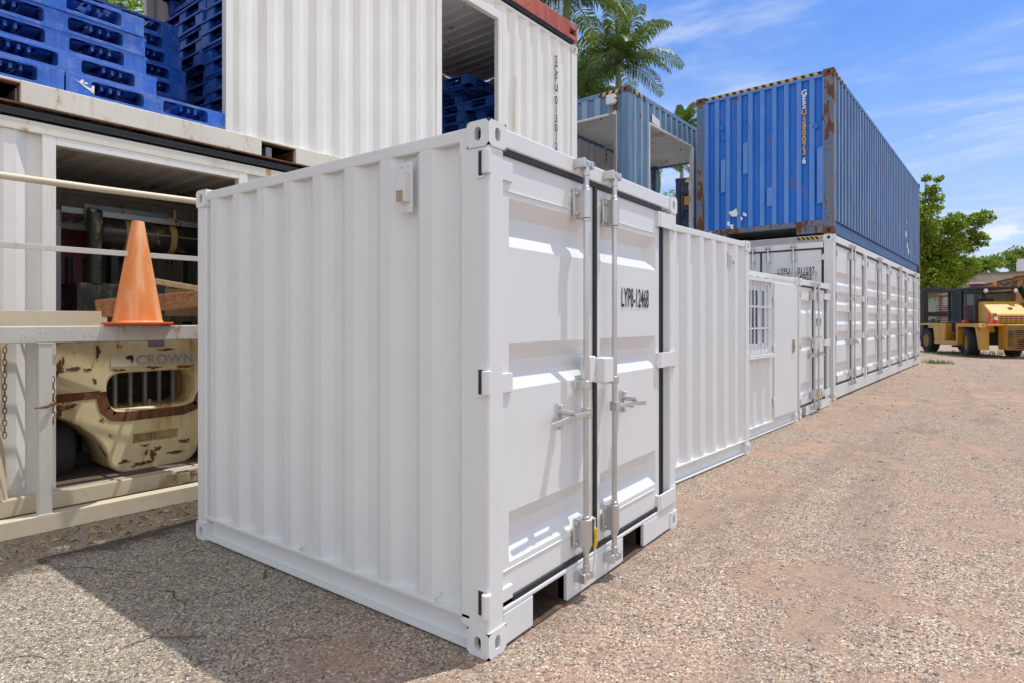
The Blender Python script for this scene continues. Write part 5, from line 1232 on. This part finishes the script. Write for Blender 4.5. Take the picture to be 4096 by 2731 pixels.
def small_cone(name, loc, mt, label, band):
    m = M(); m.box((-.13, -.13, 0), (.13, .13, .02)); m.m = 0
    m.lathe((0, 0, .02), [(.095, 0), (.070, .13)], 20); m.m = 1 if band else 0; m.lathe((0, 0, .02), [(.070, .13), (.044, .27)], 20); m.m = 0; m.lathe((0, 0, .02), [(.044, .27), (.022, .40), (0, .40)], 20)
    o = m.build(name, [mt, 'wht'], smooth=True); o.location = loc; tag(o, label, 'traffic cone', 'cones on the yellow forklift'); return o
def on(v): return fo + hd * v[0] + lf * v[1] * .82 + Vector((0, 0, v[2]))
small_cone('traffic_cone', on((-1.30, -.22, 1.272)), 'coneO', 'plain orange cone on the back of the yellow forklift', False)
small_cone('traffic_cone', on((-1.30, -.47, 1.272)), 'coneR', 'red cone with a white band on the back of the yellow forklift', True)

# ------------------------------------------------------------------ sheds and clutter at the far end
def box_house(name, p, yaw, W, D, H, wallm, label, roofm='tinroof', over=.35, pitch=.25, win=()):
    r = bpy.data.objects.new(name, None); C.objects.link(r); r.location = p; r.rotation_euler = (0, 0, yaw); tag(r, label, 'shed')
    m = M(); m.box((0, 0, 0), (W, D, H))
    for i in range(int(W / 3) + 1): m.box((i * 3 - .06, -.06, 0), (i * 3 + .06, 0, H))
    m.build('wall', wallm, r)
    m = M(); n = int((W + 2 * over) / .2)
    for i in range(n):
        x = -over + i * .2; m.add([(x, -over, H - .02), (x + .1, -over, H + .03), (x + .2, -over, H - .02), (x, D + over, H + pitch), (x + .1, D + over, H + pitch + .05), (x + .2, D + over, H + pitch)], [(0, 1, 4, 3), (1, 2, 5, 4)])
    m.box((-over, -over, H - .06), (W + over, -over + .05, H)); m.build('roof', roofm, r)
    for (a, b, c, d, gm) in win:
        m = M(); m.box((a - .06, -.09, c - .06), (b + .06, -.02, c)); m.box((a - .06, -.09, d), (b + .06, -.02, d + .06)); m.box((a - .06, -.09, c), (a, -.02, d)); m.box((b, -.09, c), (b + .06, -.02, d)); w_ = m.build('window', 'beige', r)
        m = M(); m.box((a, -.05, c), (b, -.03, d)); m.build('pane', gm, w_)
    return r
ya = R(0)
box_house('shed', at(2216, 58), ya, 7.5, 5, 5.85, 'beige', 'beige rendered shed with a dark flat roof', win=[(.35, 1.5, 4.2, 5.0, 'upvc'), (3.0, 4.4, 4.1, 5.05, 'dark')])
box_house('shed', at(2120, 60), ya, 3.9, 4, 5.4, 'greenwall', 'green stained wall behind the spreading tree')
# rust brown shed with a sloping roof line
r = bpy.data.objects.new('shed', None); C.objects.link(r); r.location = at(2240, 44); r.rotation_euler = (0, 0, ya); tag(r, 'rust brown sheet metal shed at the right edge', 'shed')
m = M(); m.prism([(0, 2.6), (10, 2.6), (10, 6.3), (0, 3.7)], lambda s, d, z: (s, d, z), 0, 6); m.build('wall', 'rustwall', r)
m = M(); m.prism([(-.2, 3.70), (10, 6.36), (10, 6.46), (-.2, 3.80)], lambda s, d, z: (s, d, z), -.5, 6.3); m.build('roof', 'rust', r)
m = M(); m.prism([(-.2, 3.58), (10, 6.24), (10, 6.34), (-.2, 3.68)], lambda s, d, z: (s, d, z), -.12, -.02); m.build('fascia', 'timberpale', r)
m = M(); m.box((0, .8, 0), (10, 6, 2.7)); m.build('lower_wall', 'dark', r)
m = M(); m.box((0, -.1, 2.3), (10, .1, 2.62)); m.build('beam', 'rust', r)
for x in (0.1, 3.3): M().box((x, 0, 0), (x + .18, .18, 2.5)).build('post', 'greywall', r)
o = M().box((0, 0, 0), (1.6, .06, 2.1)).build('blue_sheet', 'bluewall'); o.location = at(2318, 40); o.rotation_euler = (0, 0, ya); tag(o, 'old blue sheet leaning by the rust brown shed', 'sheet')
m = M(); m.tube([(0, 0, 0), (.35, 0, 1.9)], [.35, .28], 14); o = m.build('concrete_pipe', 'greywall', smooth=True); o.location = at(2338, 37); tag(o, 'grey tube leaning beside the yellow forklift', 'pipe')
# white containers stacked beyond the shed at the right edge
for k in range(3):
    rw = empty('shipping_container', at(2334, 68) + Vector((0, 0, k * 2.6)), ('white container on the ground behind the rust brown shed', 'white container in the middle of the stack behind the shed', 'white container on top of the stack at the right edge')[k], 'container', -36)
    F = faces(2.44, 6.06); rw.rotation_euler = (0, 0, R(178)); body(rw, 2.44, 6.06, 2.59, 'white2', 'white2', tr=.1, br=.16, ca=.17, ch=.12, pw=.14, floor=False)
    for kk in 'ESWN': wall(rw, F[kk][0], .13, F[kk][1] - .13, .15, 2.5, ['white2'])
# slatted stillages left of the forklift
for i, (px, dp, lab) in enumerate(((2108, 38, 'slatted steel stillage behind the yellow forklift, left one'), (2160, 37, 'slatted steel stillage behind the yellow forklift, beside its cab'))):
    r = bpy.data.objects.new('stillage', None); C.objects.link(r); r.location = at(px, dp); r.rotation_euler = (0, 0, ya + .1); tag(r, lab, 'stillage', 'slatted stillages by the forklift')
    m = M()
    for x in (0, 1.25):
        for y in (0, 1.1): m.box((x - .04, y - .04, 0), (x + .04, y + .04, 2.9))
    m.box((-.04, -.04, 2.86), (1.29, 1.14, 2.94)); m.build('frame', 'rust', r)
    m = M()
    for k in range(20): m.box((.04, -.02, .5 + k * .115), (1.21, .0, .535 + k * .115))
    m.build('slats', 'greywall', r)
o = M().box((0, 0, 0), (2.2, .5, 1.5)).build('red_crate', 'redpanel', bevel=.02); o.location = at(2150, 41, z=.9); o.rotation_euler = (0, 0, ya); tag(o, 'dull red crate behind the stillages', 'crate')
o = M().box((0, 0, 0), (2.6, .9, .9)).build('yellow_crate', 'yellow', bevel=.02); o.location = at(2146, 42); o.rotation_euler = (0, 0, ya); tag(o, 'yellow crate under the dull red one', 'crate')
# a plain boundary fence closes the yard behind the clutter
r = bpy.data.objects.new('fence', None); C.objects.link(r); r.location = at(2040, 64); r.rotation_euler = (0, 0, ya); tag(r, 'old grey sheet fence closing the far end of the yard', 'fence')
m = M(); T = lambda s, d, z: (s, d, z); corr(m, T, 0, 60, 0, 2.4, per=.4, fo=.15, sl=.05, dep=.05); m.build('fence_panel', 'greywall', r)

# ------------------------------------------------------------------ small stuff on the ground
rg = np.random.default_rng(9)
def stones(name, n, xr, yr, smin, smax, mt, keep=None):
    m = M(); base = np.array([(1, 0, 0), (0, 1, 0), (-1, 0, 0), (0, -1, 0), (.1, .05, .8), (0, 0, -.8), (.7, .7, .3), (-.7, .6, .25)])
    fs = [(0, 6, 4), (6, 1, 4), (1, 7, 4), (7, 2, 4), (2, 3, 4), (3, 0, 4), (0, 3, 5), (3, 2, 5), (2, 7, 5), (7, 1, 5), (1, 6, 5), (6, 0, 5)]
    for i in range(n):
        x, y = rg.uniform(*xr), rg.uniform(*yr)
        if keep and not keep(x, y): continue
        s = smin + (smax - smin) * rg.random() ** 2.5; a = rg.uniform(0, 6.28); c, sn = math.cos(a), math.sin(a)
        v = base * (1 + .25 * rg.normal(size=base.shape)) * np.array([s, s * rg.uniform(.5, .9), s * rg.uniform(.25, .55)])
        m.add([(x + c * p[0] - sn * p[1], y + sn * p[0] + c * p[1], p[2] + s * .12) for p in v], fs)
    o = m.build(name, mt, recalc=False); o['kind'] = 'stuff'; return o
free = lambda x, y: not (-4.1 < x < -1.5 and 1.9 < y < 4.2) and not (x < -1.75 and y > 4) and not (x < -4.8)
stones('loose_stones', 16000, (-4.6, 4.5), (-.2, 8.5), .004, .012, 'stones', lambda x, y: free(x, y) and (x * x + y * y < 60))
stones('soil_clods', 60, (1.2, 2.6), (2.6, 4.6), .010, .030, 'clod', lambda x, y: (x - 1.9) ** 2 + (y - 3.6) ** 2 < rg.random() * 1.1)
stones('loose_gravel', 2500, (-1.6, 9), (6, 26), .008, .028, 'stones', free)
m = M()
for i in range(420):   # dry leaves and needles along the foot of the ramp
    t_ = rg.random(); x = -4.62 + .35 * rg.normal() * .5; y = .9 + 2.6 * t_
    if not (-4.86 < x < -4.06): continue
    a = rg.uniform(0, 6.28); l = rg.uniform(.02, .075); w_ = rg.uniform(.0015, .005); c, s_ = math.cos(a) * l, math.sin(a) * l
    m.add([(x, y, .004), (x + c * .5 - s_ * w_ / l, y + s_ * .5 + c * w_ / l, .012 + rg.random() * .02), (x + c, y + s_, .006), (x + c * .5 + s_ * w_ / l, y + s_ * .5 - c * w_ / l, .012)], [(0, 1, 2, 3)])
o = m.build('leaf_litter', 'litter', recalc=False); o['kind'] = 'stuff'
for (x, y, lab) in ((-.93, 2.13, None), (-.86, 2.30, None)): pass
m = M()
for (cx_, cy_, n_, sp, h_) in ((-.62, 24.7, 130, .2, .16), (.2, 29.9, 40, .3, .14), (1.9, 30.4, 60, .4, .16), (-.6, 31.8, 60, .3, .2), (3.0, 31.2, 50, .5, .15), (1.0, 33, 160, 1.0, .22), (4.5, 33.5, 90, 1.0, .22)):
    for i in range(n_):
        x, y = cx_ + sp * rg.normal(), cy_ + sp * rg.normal() * .6; a = rg.uniform(0, 6.28); h = h_ * rg.uniform(.4, 1.1); w_ = .015
        m.add([(x - w_ * math.cos(a), y - w_ * math.sin(a), 0), (x + w_ * math.cos(a), y + w_ * math.sin(a), 0), (x + .1 * math.sin(a) * rg.random(), y + .1 * math.cos(a) * rg.random(), h)], [(0, 1, 2)])
o = m.build('grass_tufts', 'grass', recalc=False); o['kind'] = 'stuff'
m = M(); m.tube([(-2.95, 1.22, .008), (-2.84, 1.27, .012), (-2.74, 1.36, .010), (-2.70, 1.37, .012)], [.003, .0035, .003, .0015], 5); m.tube([(-2.80, 1.30, .01), (-2.72, 1.28, .02)], [.002, .001], 4)
o = m.build('twig', 'bark'); tag(o, 'thin brown twig on the shaded asphalt', 'twig')
